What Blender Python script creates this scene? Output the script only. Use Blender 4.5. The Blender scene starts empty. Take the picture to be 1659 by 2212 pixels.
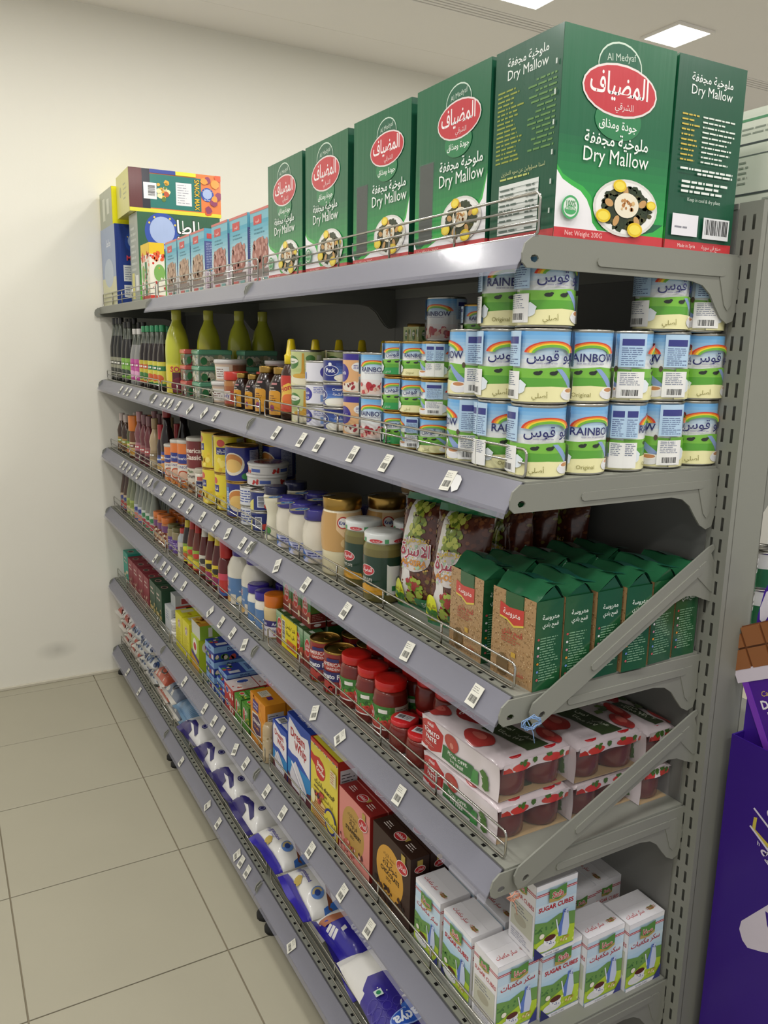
import bpy, bmesh, math, random, unicodedata
from mathutils import Vector, Matrix
from mathutils.geometry import tessellate_polygon
random.seed(7)
PI = math.pi
SC = bpy.context.scene
COL = SC.collection

# ------------------------------------------------------------------ camera
def cam_setup():
    yaw, pitch, roll, f = 0.510752, -0.205908, 0.017282, 1737.18
    fw = Vector((math.sin(yaw)*math.cos(pitch), math.cos(yaw)*math.cos(pitch), math.sin(pitch)))
    rt = Vector((math.cos(yaw), -math.sin(yaw), 0)); up = rt.cross(fw)
    c, s = math.cos(roll), math.sin(roll)
    r2 = rt*c + up*s; u2 = up*c - rt*s
    cd = bpy.data.cameras.new('camera'); co = bpy.data.objects.new('camera', cd); COL.objects.link(co)
    m = Matrix((r2, u2, -fw)).transposed().to_4x4(); m.translation = (-0.7003, -0.8539, 1.6188)
    co.matrix_world = m
    cd.sensor_fit = 'VERTICAL'; cd.sensor_height = 36; cd.lens = f/2212*36; cd.clip_start = .01
    SC.camera = co
cam_setup()

# ------------------------------------------------------------------ world, light, exposure
W = bpy.data.worlds.new('world'); SC.world = W; W.use_nodes = True
W.node_tree.nodes['Background'].inputs[0].default_value = (1.0, .99, .97, 1)
W.node_tree.nodes['Background'].inputs[1].default_value = .52
SC.view_settings.view_transform = 'Standard'; SC.view_settings.look = 'None'
SC.view_settings.gamma = 1; SC.view_settings.use_curve_mapping = False
SC.view_settings.exposure = 0.0
LAMP_W = 6.3          # watts of each recessed ceiling panel

# ------------------------------------------------------------------ colours and materials
def lin(v): return v/12.92 if v <= .04045 else ((v+.055)/1.055)**2.4
def C(h):
    if isinstance(h, str):
        h = h.lstrip('#'); h = [int(h[i:i+2], 16)/255 for i in (0, 2, 4)]
    return (lin(h[0]), lin(h[1]), lin(h[2]), 1.0)
MATS = {}
def mat(name, col=None, rough=.5, metal=0, spec=.5, coat=0, bump=0, bscale=200, var=0, vscale=8, trans=0, alpha=1, emit=0, sss=0, ior=1.45, stretch=None):
    """procedural material; col None = the printed colour of each face (attribute Col)"""
    m = bpy.data.materials.new(name); m.use_nodes = True; MATS[name] = m
    nt = m.node_tree; N = nt.nodes; L = nt.links; b = N['Principled BSDF']
    b.inputs['Roughness'].default_value = rough; b.inputs['Metallic'].default_value = metal
    b.inputs['Specular IOR Level'].default_value = spec; b.inputs['Coat Weight'].default_value = coat
    b.inputs['Coat Roughness'].default_value = .12
    b.inputs['Transmission Weight'].default_value = trans; b.inputs['Alpha'].default_value = alpha
    b.inputs['IOR'].default_value = ior
    if sss: b.inputs['Subsurface Weight'].default_value = sss; b.inputs['Subsurface Scale'].default_value = .01
    tc = N.new('ShaderNodeTexCoord')
    if col is None:
        a = N.new('ShaderNodeAttribute'); a.attribute_name = 'Col'; src = a.outputs['Color']
    else:
        a = N.new('ShaderNodeRGB'); a.outputs[0].default_value = C(col); src = a.outputs[0]
    if emit:
        L.new(src, b.inputs['Emission Color']); b.inputs['Emission Strength'].default_value = emit
    if var:
        n = N.new('ShaderNodeTexNoise'); n.inputs['Scale'].default_value = vscale; n.inputs['Detail'].default_value = 4
        L.new(tc.outputs['Object'], n.inputs['Vector'])
        r = N.new('ShaderNodeMapRange'); r.inputs['To Min'].default_value = 1-var; r.inputs['To Max'].default_value = 1+var
        L.new(n.outputs['Fac'], r.inputs['Value'])
        v = N.new('ShaderNodeVectorMath'); v.operation = 'SCALE'
        L.new(src, v.inputs[0]); L.new(r.outputs[0], v.inputs['Scale']); src = v.outputs[0]
    L.new(src, b.inputs['Base Color'])
    if bump:
        n = N.new('ShaderNodeTexNoise'); n.inputs['Scale'].default_value = bscale; n.inputs['Detail'].default_value = 3
        if stretch:
            mp = N.new('ShaderNodeMapping'); mp.inputs['Scale'].default_value = stretch
            L.new(tc.outputs['Object'], mp.inputs[0]); L.new(mp.outputs[0], n.inputs['Vector'])
        else: L.new(tc.outputs['Object'], n.inputs['Vector'])
        bp = N.new('ShaderNodeBump'); bp.inputs['Strength'].default_value = bump; bp.inputs['Distance'].default_value = .002
        L.new(n.outputs['Fac'], bp.inputs['Height']); L.new(bp.outputs[0], b.inputs['Normal'])
    return m
mat('wall_paint', '#e9e6da', .75, bump=.12, bscale=90, var=.02, vscale=2)
mat('ceiling_paint', '#f0ece6', .8, var=.015, vscale=3)
mat('tile_glaze', '#aaa592', .4, spec=.35, var=.05, vscale=3.5, bump=.03, bscale=60)
mat('grout', '#857c68', .9, var=.15, vscale=30)
mat('skirting', '#cac4b2', .5)
mat('shelf_metal', '#84857c', .42, spec=.4, var=.03, vscale=6, bump=.03, bscale=400)
mat('shelf_back', '#6f6f6b', .5, spec=.35, var=.03, vscale=5)
mat('slot_dark', '#141413', .9, spec=.1)
mat('chrome', '#b9b7b0', .18, metal=1)
mat('rail_plastic', '#57575d', .35, spec=.4, coat=.3, var=.03, vscale=4)
mat('rail_clear', '#b9b9c9', .15, spec=.5, alpha=.2, coat=.2)
mat('rubber', '#1c1c1c', .6)
mat('paper', '#d8d6cc', .7, var=.03, vscale=40)
mat('lamp_panel', '#ffffff', .4, emit=9)
mat('print_paper', None, .45, spec=.35, coat=.12, var=.03, vscale=25)
mat('print_gloss', None, .24, spec=.5, coat=.3)
mat('print_film', None, .2, spec=.55, coat=.5, bump=.35, bscale=45)
mat('print_carton', None, .3, spec=.5, coat=.35, bump=.35, bscale=60, stretch=(1, 1, .02), var=.05, vscale=20)
mat('tin', '#b8b6ae', .28, metal=1)
mat('gold_tin', '#b08d4a', .3, metal=1)
mat('clear_plastic', '#dfe3e0', .08, spec=.5, trans=.85, ior=1.2, alpha=.45)
mat('shrink_film', '#e4dfe2', .1, spec=.6, alpha=.07, coat=.6, bump=.6, bscale=35)
mat('sugar_film', None, .3, spec=.5, coat=.45, bump=.25, bscale=40)

# ------------------------------------------------------------------ glyphs (Latin and joined Arabic)
FORMS = {}
for c in range(0xFE70, 0xFEFD):
    d = unicodedata.decomposition(chr(c)).split()
    if len(d) == 2: FORMS.setdefault(chr(int(d[1], 16)), {})[d[0]] = chr(c)
    elif len(d) == 3: FORMS.setdefault(chr(int(d[1], 16))+chr(int(d[2], 16)), {})[d[0]] = chr(c)
def shape(s):
    """Arabic letters to joined forms in visual order"""
    if not any('\u0600' <= c <= '\u06ff' for c in s): return s
    u = []; i = 0
    while i < len(s):
        if s[i:i+2] in FORMS: u.append(s[i:i+2]); i += 2
        else: u.append(s[i]); i += 1
    out = []
    for k, c in enumerate(u):
        f = FORMS.get(c)
        if not f: out.append(c); continue
        p = k > 0 and '<initial>' in FORMS.get(u[k-1], {})
        n = k+1 < len(u) and '<initial>' in f and '<final>' in FORMS.get(u[k+1], {})
        key = '<medial>' if p and n else '<final>' if p else '<initial>' if n else '<isolated>'
        out.append(f.get(key) or f.get('<isolated>') or c)
    return ''.join(reversed(out))
GC = {}
_fc = bpy.data.curves.new('glyph_source', 'FONT'); _fc.resolution_u = 2
_fo = bpy.data.objects.new('glyph_source', _fc)
def _mesh(s, off):
    _fc.body = s; _fc.offset = off
    COL.objects.link(_fo); bpy.context.view_layer.update()
    dg = bpy.context.evaluated_depsgraph_get(); me = _fo.evaluated_get(dg).to_mesh()
    v = [(p.co.x, p.co.y) for p in me.vertices]; f = [tuple(q.vertices) for q in me.polygons]
    _fo.evaluated_get(dg).to_mesh_clear(); COL.objects.unlink(_fo)
    return v, f
def _w(v): return (max(p[0] for p in v)-min(p[0] for p in v)) if v else 0
BOLD = (0, .012, .03, .06)
def glyph(ch, bold):
    if ch >= '\u0600' and bold < .05: bold = min(bold, .012)
    bold = min(BOLD, key=lambda b: abs(b-bold)); k = (ch, bold)
    if k not in GC:
        if ch == ' ': GC[k] = ([], [], .28)
        else:
            v, f = _mesh(ch, bold)
            if '|' not in GC: GC['|'] = _w(_mesh('||', 0)[0])
            GC[k] = (v, f, _w(_mesh('|'+ch+'|', 0)[0])-GC['|'])
    return GC[k]
for _c in 'ABCDEFGHIJKLMNOPQRSTUVWXYZabcdefghijklmnopqrstuvwxyz0123456789.%&+-é'+''.join(chr(c) for c in range(0xFE8D, 0xFEFD))+'١٢٧':
    for _b in BOLD: glyph(_c, _b)      # while the scene is still empty and quick to evaluate

# ------------------------------------------------------------------ flat artwork
def clip(poly, ax, val, keep_low):
    out = []; n = len(poly)
    for i in range(n):
        a, b = poly[i], poly[(i+1) % n]
        ia = (a[ax] <= val) if keep_low else (a[ax] >= val)
        ib = (b[ax] <= val) if keep_low else (b[ax] >= val)
        if ia: out.append(a)
        if ia != ib:
            t = (val-a[ax])/(b[ax]-a[ax])
            p = (a[0]+t*(b[0]-a[0]), a[1]+t*(b[1]-a[1])); out.append(p)
    return out
class Art:
    """print of w x h metres, origin lower left, later shapes lie over earlier ones"""
    def __init__(s, w, h, bg=None):
        s.w, s.h = w, h; s.p = []; s.l = 0
        if bg: s.r(0, 0, w, h, bg)
    def _a(s, polys, c):
        def ccw(p): return p if sum(p[i-1][0]*p[i][1]-p[i][0]*p[i-1][1] for i in range(len(p))) >= 0 else p[::-1]
        s.p.append((s.l, [ccw(list(p)) for p in polys], C(c))); s.l += 1; return s
    def r(s, x, y, w, h, c): return s._a([[(x, y), (x+w, y), (x+w, y+h), (x, y+h)]], c)
    def poly(s, pts, c):
        t = tessellate_polygon([[Vector((a, b, 0)) for a, b in pts]])
        return s._a([[pts[i] for i in q] for q in t], c)
    def e(s, cx, cy, rx, ry, c, rot=0, n=22, a0=0, a1=2*PI):
        cr, sr = math.cos(rot), math.sin(rot); pts = []
        full = abs(a1-a0-2*PI) < 1e-6
        for i in range(n + (0 if full else 1)):
            a = a0+(a1-a0)*i/n; x, y = rx*math.cos(a), ry*math.sin(a)
            pts.append((cx+cr*x-sr*y, cy+sr*x+cr*y))
        return s._a([pts], c)
    def arc(s, cx, cy, rx, ry, t, c, a0=0, a1=PI, n=18):
        q = []
        for i in range(n):
            a, b = a0+(a1-a0)*i/n, a0+(a1-a0)*(i+1)/n
            q.append([(cx+(rx-t)*math.cos(a), cy+(ry-t)*math.sin(a)), (cx+rx*math.cos(a), cy+ry*math.sin(a)),
                      (cx+rx*math.cos(b), cy+ry*math.sin(b)), (cx+(rx-t)*math.cos(b), cy+(ry-t)*math.sin(b))])
        return s._a(q, c)
    def t(s, txt, x, y, h, c, al='C', bold=.012, rot=0, maxw=None, shear=0, sx=1):
        """text line, h = cap height, (x, y) = baseline point"""
        k = h/.72; pen = 0; items = []
        for ch in shape(txt):
            v, f, adv = glyph(ch, bold); items.append((v, f, pen)); pen += adv
        kx = k*sx
        if maxw and pen*kx > maxw: kx = maxw/pen
        o = {'C': -pen/2, 'L': 0, 'R': -pen}[al]; cr, sr = math.cos(rot), math.sin(rot); q = []
        for v, f, dx in items:
            for fc in f:
                pl = []
                for i in fc:
                    px, py = (v[i][0]+dx+o+shear*v[i][1])*kx, v[i][1]*k
                    pl.append((x+cr*px-sr*py, y+sr*px+cr*py))
                q.append(pl)
        return s._a(q, c)
    def lines(s, x, y, w, h, n, c, fill=.45, al='L', seed=1):
        """fine print too small to read: rows of short strokes"""
        rr = random.Random(seed); q = []; st = h/n
        for i in range(n):
            yy = y+h-(i+.5+fill/2)*st; wl = w*rr.uniform(.6, 1); px = x if al == 'L' else x+w-wl; e = px+wl
            while px < e:
                ww = min(rr.uniform(.5, 3.2)*st, e-px); q.append([(px, yy), (px+ww, yy), (px+ww, yy+fill*st), (px, yy+fill*st)]); px += ww+.4*st
        return s._a(q, c)
    def bar(s, x, y, w, h, bg='#f2f2f0', c='#202020', seed=3, vert=False):
        s.r(x, y, w, h, bg); rr = random.Random(seed); q = []; n = 22; m = .08
        px = m*w if not vert else m*h; tot = (w if not vert else h)*(1-m); 
        while px < tot:
            ww = (tot/n)*rr.choice((.35, .6, .9))
            q.append([(x+px, y+.2*h), (x+px+ww, y+.2*h), (x+px+ww, y+.92*h), (x+px, y+.92*h)] if not vert else
                     [(x+.12*w, y+px), (x+.9*w, y+px), (x+.9*w, y+px+ww), (x+.12*w, y+px+ww)])
            px += ww+(tot/n)*rr.choice((.3, .5, .8))
        return s._a(q, c)
    def grad(s, x, y, w, h, c0, c1, n=8):
        a, b = [[int(k[i:i+2], 16) for i in (1, 3, 5)] for k in (c0, c1)]
        for i in range(n):
            t = i/(n-1); s.p.append((s.l, [[(x, y+h*i/n), (x+w, y+h*i/n), (x+w, y+h*(i+1)/n), (x, y+h*(i+1)/n)]],
                                     C([(p+(r-p)*t)/255 for p, r in zip(a, b)])))
        s.l += 1; return s
    def blobs(s, x, y, w, h, n, r0, r1, cols, seed=1, shape_n=7):
        rr = random.Random(seed)
        groups = {}
        for i in range(n):
            cx, cy, r = x+rr.random()*w, y+rr.random()*h, rr.uniform(r0, r1); a0 = rr.random()*6
            groups.setdefault(rr.choice(cols), []).append([(cx+r*rr.uniform(.7, 1.1)*math.cos(a0+k*2*PI/shape_n), cy+r*rr.uniform(.7, 1.1)*math.sin(a0+k*2*PI/shape_n)) for k in range(shape_n)])
        for c, q in groups.items(): s._a(q, c)
        return s
    def out(s, ucuts=(), vcuts=()):
        for l, polys, c in s.p:
            for p in polys:
                for ax, lo, hi in ((0, 0, s.w), (1, 0, s.h)):
                    if min(q[ax] for q in p) < lo-1e-9: p = clip(p, ax, lo, False)
                    if len(p) < 3: break
                    if max(q[ax] for q in p) > hi+1e-9: p = clip(p, ax, hi, True)
                    if len(p) < 3: break
                if len(p) < 3: continue
                todo = [p]
                for ax, cuts in ((0, ucuts), (1, vcuts)):
                    nx = []
                    for q in todo:
                        lo, hi = min(a[ax] for a in q), max(a[ax] for a in q)
                        for cv in cuts:
                            if cv <= lo+1e-7: continue
                            if cv >= hi-1e-7: break
                            a = clip(q, ax, cv, True)
                            if len(a) > 2: nx.append(a)
                            q = clip(q, ax, cv, False)
                            if len(q) < 3: break
                        if len(q) > 2: nx.append(q)
                    todo = nx
                for q in todo: yield l, q, c

# ------------------------------------------------------------------ mesh builder
EPS0, EPS = .00025, .00011
class G:
    def __init__(s): s.v = []; s.f = []; s.c = []; s.n = {}; s.sm = []
    def face(s, pts, c='#ffffff', smooth=False, normals=None):
        b = len(s.v); s.v += [tuple(p) for p in pts]; s.f.append(tuple(range(b, b+len(pts))))
        s.c.append(C(c) if isinstance(c, str) else c); s.sm.append(smooth)
        if normals:
            for i, n in enumerate(normals): s.n[b+i] = n
        return s
    def mesh_(s, V, F, c, smooth=False):
        b = len(s.v); s.v += [tuple(p) for p in V]; cc = C(c) if isinstance(c, str) else c
        for f in F: s.f.append(tuple(i+b for i in f)); s.c.append(cc); s.sm.append(smooth)
        return s
    def box(s, x0, x1, y0, y1, z0, z1, c='#ffffff', bev=0, faces=None):
        if bev:
            bm = bmesh.new(); bmesh.ops.create_cube(bm, size=1)
            for v in bm.verts: v.co = Vector(((x0+x1)/2+v.co.x*(x1-x0), (y0+y1)/2+v.co.y*(y1-y0), (z0+z1)/2+v.co.z*(z1-z0)))
            bmesh.ops.bevel(bm, geom=list(bm.edges), offset=bev, segments=1, affect='EDGES')
            bm.verts.index_update(); s.mesh_([v.co[:] for v in bm.verts], [[v.index for v in f.verts] for f in bm.faces], c); bm.free(); return s
        V = [(x, y, z) for z in (z0, z1) for y in (y0, y1) for x in (x0, x1)]
        return s.mesh_(V, [(0, 2, 3, 1), (4, 5, 7, 6), (0, 1, 5, 4), (1, 3, 7, 5), (3, 2, 6, 7), (2, 0, 4, 6)], c)
    def lathe(s, prof, c='#ffffff', seg=24, ctr=(0, 0, 0), smooth=True, cap=True, ax=None):
        cols = c if isinstance(c, list) else None; V = []; F = []
        for r, z in prof:
            for i in range(seg):
                a = 2*PI*i/seg; V.append((ctr[0]+r*math.cos(a), ctr[1]+r*math.sin(a), ctr[2]+z))
        b = len(s.v)
        s.v += V
        for j in range(len(prof)-1):
            for i in range(seg):
                k = (i+1) % seg; s.f.append((b+j*seg+i, b+j*seg+k, b+(j+1)*seg+k, b+(j+1)*seg+i))
                s.c.append(C(cols[j]) if cols else C(c)); s.sm.append(smooth)
        if cap:
            for j, fl in ((0, True), (len(prof)-1, False)):
                if prof[j][0] > 1e-5:
                    q = [b+j*seg+i for i in range(seg)]; s.f.append(tuple(reversed(q) if fl else q))
                    s.c.append(C(cols[min(j, len(cols)-1)]) if cols else C(c)); s.sm.append(False)
        return s
    def tube(s, pts, r, c='#ffffff', seg=6, closed=False):
        P = [Vector(p) for p in pts]; n = len(P); V = []; F = []
        ref = None
        for i in range(n):
            d = (P[(i+1) % n]-P[i-1]) if closed else (P[min(i+1, n-1)]-P[max(i-1, 0)])
            d.normalize()
            if ref is None: ref = d.orthogonal().normalized()
            ref = (ref-d*ref.dot(d)).normalized(); b2 = d.cross(ref)
            for k in range(seg):
                a = 2*PI*k/seg; V.append(P[i]+(ref*math.cos(a)+b2*math.sin(a))*r)
        for i in range(n if closed else n-1):
            for k in range(seg):
                F.append((i*seg+k, i*seg+(k+1) % seg, ((i+1) % n)*seg+(k+1) % seg, ((i+1) % n)*seg+k))
        if not closed: F += [tuple(reversed(range(seg))), tuple(range((n-1)*seg, n*seg))]
        return s.mesh_(V, F, c, True)
    def plate(s, outer, holes, y0, y1, c='#ffffff'):
        """plate in the x-z plane between y0 and y1, with holes"""
        loops = [outer]+list(holes); pts = [p for l in loops for p in l]
        T = tessellate_polygon([[Vector((a, b, 0)) for a, b in l] for l in loops]); n = len(pts)
        V = [(a, y0, b) for a, b in pts]+[(a, y1, b) for a, b in pts]
        F = [tuple(t) for t in T]+[tuple(i+n for i in reversed(t)) for t in T]; k = 0
        for l in loops:
            m = len(l)
            for i in range(m): F.append((k+i, k+(i+1) % m, n+k+(i+1) % m, n+k+i))
            k += m
        return s.mesh_(V, F, c)
    # ---- artwork on surfaces
    def art(s, A, o, u, v):
        o, u, v = Vector(o), Vector(u).normalized(), Vector(v).normalized(); nn = u.cross(v)
        for l, q, c in A.out():
            d = nn*(EPS0+EPS*l); s.face([o+u*a+v*b+d for a, b in q], c)
        return s
    def wrap(s, A, prof, z0, seg, ang0, smooth=True):
        """art round the z axis; ang0 = angle of the art's centre; prof(z) = radius"""
        r0 = prof(z0+A.h/2); st = 2*PI/seg
        cuts = []
        k = math.ceil((ang0-A.w/2/r0)/st)
        while k*st < ang0+A.w/2/r0: cuts.append((k*st-ang0)*r0+A.w/2); k += 1
        zc = getattr(prof, 'cuts', ()); vc = [z-z0 for z in zc]
        for l, q, c in A.out(cuts, vc):
            P = []; Nn = []
            am = ang0+(sum(p[0] for p in q)/len(q)-A.w/2)/r0
            fa = math.floor(am/st)*st; fb = fa+st
            for a, b in q:
                an = ang0+(a-A.w/2)/r0; r = prof(z0+b)+EPS0+EPS*l
                t = (an-fa)/st
                P.append((r*(math.cos(fa)*(1-t)+math.cos(fb)*t), r*(math.sin(fa)*(1-t)+math.sin(fb)*t), z0+b)); Nn.append((math.cos(an), math.sin(an), 0))
            s.face(P, c, True, Nn if smooth else None)
        return s
    def surf(s, A, fn, nu=10, nv=14):
        """art over a curved sheet; fn(u, v) with u, v in 0..1 -> point"""
        def nrm(a, b):
            e = .01; a0, a1, b0, b1 = max(a-e, 0), min(a+e, 1), max(b-e, 0), min(b+e, 1)
            n = (Vector(fn(a1, b))-Vector(fn(a0, b))).cross(Vector(fn(a, b1))-Vector(fn(a, b0)))
            return n.normalized() if n.length > 1e-12 else Vector((0, -1, 0))
        for l, q, c in A.out([A.w*i/nu for i in range(1, nu)], [A.h*i/nv for i in range(1, nv)]):
            P = []; Nn = []
            for a, b in q:
                n = nrm(a/A.w, b/A.h); P.append(Vector(fn(a/A.w, b/A.h))+n*(.0004+EPS*1.6*l)); Nn.append(n[:])
            s.face(P, c, True, Nn)
        return s
    def sheet(s, fn, nu, nv, c, smooth=True):
        V = [fn(i/nu, j/nv) for j in range(nv+1) for i in range(nu+1)]
        F = [(j*(nu+1)+i, j*(nu+1)+i+1, (j+1)*(nu+1)+i+1, (j+1)*(nu+1)+i) for j in range(nv) for i in range(nu)]
        return s.mesh_(V, F, c, smooth)
    def me(s, name, material):
        m = bpy.data.meshes.new(name); m.from_pydata(s.v, [], s.f)
        a = m.attributes.new('Col', 'FLOAT_COLOR', 'CORNER'); buf = []
        for f, c in zip(s.f, s.c): buf += list(c)*len(f)
        a.data.foreach_set('color', buf)
        m.polygons.foreach_set('use_smooth', s.sm)
        m.materials.append(MATS[material]); m.update()
        if s.n:
            m.normals_split_custom_set_from_vertices([s.n.get(i, (0, 0, 0)) for i in range(len(s.v))])
        return m

# ------------------------------------------------------------------ objects
def tag(o, label=None, cat=None, group=None, kind=None):
    for k, v in (('label', label), ('category', cat), ('group', group), ('kind', kind)):
        if v: o[k] = v
    return o
def ob(name, data, parent=None, loc=None, rot=None):
    o = bpy.data.objects.new(name, data); COL.objects.link(o)
    if parent: o.parent = parent
    if loc: o.location = loc
    if rot: o.rotation_euler = rot
    return o
def place(parts, name, label, cat, group, loc, rz=-PI/2, rx=0, ry=0, sc=None):
    """parts: [(part name, mesh, [sub-parts])]; a new thing that shares their meshes"""
    if len(parts) == 1 and len(parts[0]) == 2:
        r = ob(name, parts[0][1])
    else:
        r = ob(name, None); r.empty_display_size = .02
        for p in parts:
            o = ob(p[0], p[1], r)
            for q in (p[2] if len(p) > 2 else ()): ob(q[0], q[1], o)
    r.location = loc; r.rotation_euler = (rx, ry, rz)
    if sc: r.scale = sc
    return tag(r, label, cat, group)

# ================================================================== the setting
YW = 3.075                                   # far wall
TX, TY, TS = -.1255, 2.4963, .5              # tile grid
ZC = 3.007
def scuff(m, p, size, amount):
    nt = m.node_tree; N = nt.nodes; L = nt.links; b = N['Principled BSDF']; src = b.inputs['Base Color'].links[0].from_socket
    tc = N.new('ShaderNodeTexCoord'); mp = N.new('ShaderNodeMapping'); mp.vector_type = 'TEXTURE'; mp.inputs['Location'].default_value = p; mp.inputs['Scale'].default_value = size
    gr = N.new('ShaderNodeTexGradient'); gr.gradient_type = 'SPHERICAL'; ns = N.new('ShaderNodeTexNoise'); ns.inputs['Scale'].default_value = 9
    mu = N.new('ShaderNodeMath'); mu.operation = 'MULTIPLY'; mx = N.new('ShaderNodeMix'); mx.data_type = 'RGBA'; mx.blend_type = 'MULTIPLY'; k = N.new('ShaderNodeMath'); k.operation = 'MULTIPLY'; k.inputs[1].default_value = amount
    L.new(tc.outputs['Object'], mp.inputs[0]); L.new(mp.outputs[0], gr.inputs[0]); L.new(tc.outputs['Object'], ns.inputs['Vector']); L.new(gr.outputs['Fac'], mu.inputs[0]); L.new(ns.outputs['Fac'], mu.inputs[1]); L.new(mu.outputs[0], k.inputs[0])
    L.new(k.outputs[0], mx.inputs['Factor']); L.new(src, mx.inputs['A']); mx.inputs['B'].default_value = (.45, .45, .44, 1); L.new(mx.outputs['Result'], b.inputs['Base Color'])
scuff(MATS['wall_paint'], (-.284, YW, .155), (.1, .1, .05), .9)
g = G().box(-3, 5, YW, YW+.12, 0, ZC+.05); tag(ob('wall_back', g.me('wall_back', 'wall_paint')), kind='structure')
g = G().box(-3, 5, -3.5, YW+.12, -.06, -.004); FLOOR = tag(ob('floor', g.me('floor', 'grout')), kind='structure')
def tile_mesh(w, d):
    return G().box(0, w, 0, d, -.004, 0, bev=.0008).me('tile', 'tile_glaze')
TM = tile_mesh(TS-.004, TS-.004); TMs = tile_mesh(TS-.004, YW-(TY+TS)-.004)
for i in range(-6, 10):
    for j in range(-11, 2):
        x, y = TX+i*TS, TY+j*TS
        if x < -2.7 or x > 4: continue
        ob('tile', TMs if j == 1 else TM, FLOOR, (x+.002, y+.002, 0))
g = G().box(-3, 5, YW-.012, YW, 0, .014, bev=.002); tag(ob('baseboard_back', g.me('baseboard', 'skirting')), kind='structure')
# ceiling: main field, a narrow field along the wall, shadow gap between them
g = G(); g.box(-3, 5, -3.5, 2.215, ZC, ZC+.06); g.box(-3, 5, 2.325, 2.776, ZC, ZC+.06); g.box(-3, 5, 2.788, YW, ZC+.004, ZC+.06); g.box(-3, 5, 2.7, 2.8, ZC+.012, ZC+.06)
CEIL = tag(ob('ceiling', g.me('ceiling', 'ceiling_paint')), kind='structure')
# slot diffuser in the ceiling
dif = tag(ob('slot_diffuser', None, None, (1.0, 2.27, ZC)), 'long linear air diffuser with dark slots set in the ceiling', 'air vent')
ob('backing', G().box(-4, 4, -.055, .055, .03, .04).me('diffuser_backing', 'slot_dark'), dif)
bl = G().box(-4, 4, -.007, .007, -.002, .03, bev=.001).me('diffuser_blade', 'ceiling_paint')
for k in range(5): ob('blade', bl, dif, (0, -.046+.023*k, 0))
# recessed light panels
pf = G()
for a, b, c2, d in ((-.115, .115, -.115, -.1), (-.115, .115, .1, .115), (-.115, -.1, -.1, .1), (.1, .115, -.1, .1)): pf.box(a, b, c2, d, -.006, .004, bev=.001)
pf = pf.me('panel_frame', 'ceiling_paint'); pd = G().box(-.1, .1, -.1, .1, -.003, .003).me('panel_diffuser', 'lamp_panel')
for x in (-1.8, -.95, -.12, .71, 1.54, 2.37):
    for y in (2.0, .75, -.5, -1.75):
        t = place([('frame', pf), ('diffuser', pd)], 'ceiling_light',
                  'square recessed ceiling light panel in line with the slot diffuser, glowing white' if y == 2.0 else 'square recessed ceiling light panel over the shop aisle',
                  'ceiling light', 'ceiling panels beside the diffuser' if y == 2.0 else 'ceiling panels over the aisle', (x, y, ZC-.004), 0)
        ld = bpy.data.lights.new('panel_light', 'AREA'); ld.shape = 'SQUARE'; ld.size = .19; ld.energy = LAMP_W; ld.color = (1, .975, .93)
        ob('panel_light', ld, t, (0, 0, -.012))

# ================================================================== gondola shelving
ZS = [1.760, 1.437, 1.122, .840, .486, .141]
BAY = [(0, 1.0436), (1.0436, 2.0588), (2.0588, 3.062)]
D = .386
GH = [.056, .042, .042, .05, .05, .05]
def tray(L):
    g = G(); g.box(0, D, 0, L, -.002, 0); g.box(0, .003, 0, L, -.026, -.002); g.box(D-.003, D, 0, L, -.026, -.002)
    for y in (0, L-.002): g.box(.003, D-.003, y, y+.002, -.018, -.002)
    return g
def rail(L):
    g = G(); P = [(-.0005, -.002), (-.004, -.001), (-.03, -.038), (-.031, -.043), (-.028, -.043), (-.003, -.008), (-.0005, -.012)]
    n = len(P); V = [(a, .003, b) for a, b in P]+[(a, L-.003, b) for a, b in P]
    g.mesh_(V, [(i, (i+1) % n, n+(i+1) % n, n+i) for i in range(n)]+[tuple(range(n)), tuple(reversed(range(n, 2*n)))], '#ffffff')
    return g
def cover(L):
    g = G(); P = [(-.006, .0005), (-.0325, -.0375), (-.036, -.049), (-.0345, -.0493), (-.031, -.0385), (-.0048, -.0005)]
    n = len(P); V = [(a, .001, b) for a, b in P]+[(a, L-.001, b) for a, b in P]
    return g.mesh_(V, [(i, (i+1) % n, n+(i+1) % n, n+i) for i in range(n)]+[tuple(range(n)), tuple(reversed(range(n, 2*n)))], '#ffffff')
def guard(L, h, nw):
    g = G(); r = .0021; x = .012; a, b = .016, L-.018; rc = .008; pts = []
    for cy, cz, s0 in ((a+rc, h-rc, PI), (b-rc, h-rc, PI/2), (b-rc, .003+rc, 0), (a+rc, .003+rc, -PI/2)):
        for k in range(4):
            t = s0-k*PI/6; pts.append((x, cy+rc*math.cos(t), cz+rc*math.sin(t)))
    g.tube(pts, r, closed=True)
    for k in range(1, nw-1): z = .003+(h-.003)*k/(nw-1); g.tube([(x, a, z), (x, b, z)], r*.85)
    for k in range(1, 5): y = a+(b-a)*k/5; g.tube([(x+.003, y, .002), (x+.003, y, h)], r)
    return g
BR = [(-.012, -.003), (-.024, -.012), (-.028, -.024), (-.027, -.036), (-.02, -.042), (.285, -.043), (.31, -.048), (.328, -.06), (.342, -.078), (.356, -.094), (.371, -.102), (.384, -.098), (.388, -.084), (.388, -.066), (.396, -.064), (.396, -.052), (.388, -.05), (.388, -.016), (.398, -.014), (.398, -.006), (.386, -.004)]
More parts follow.
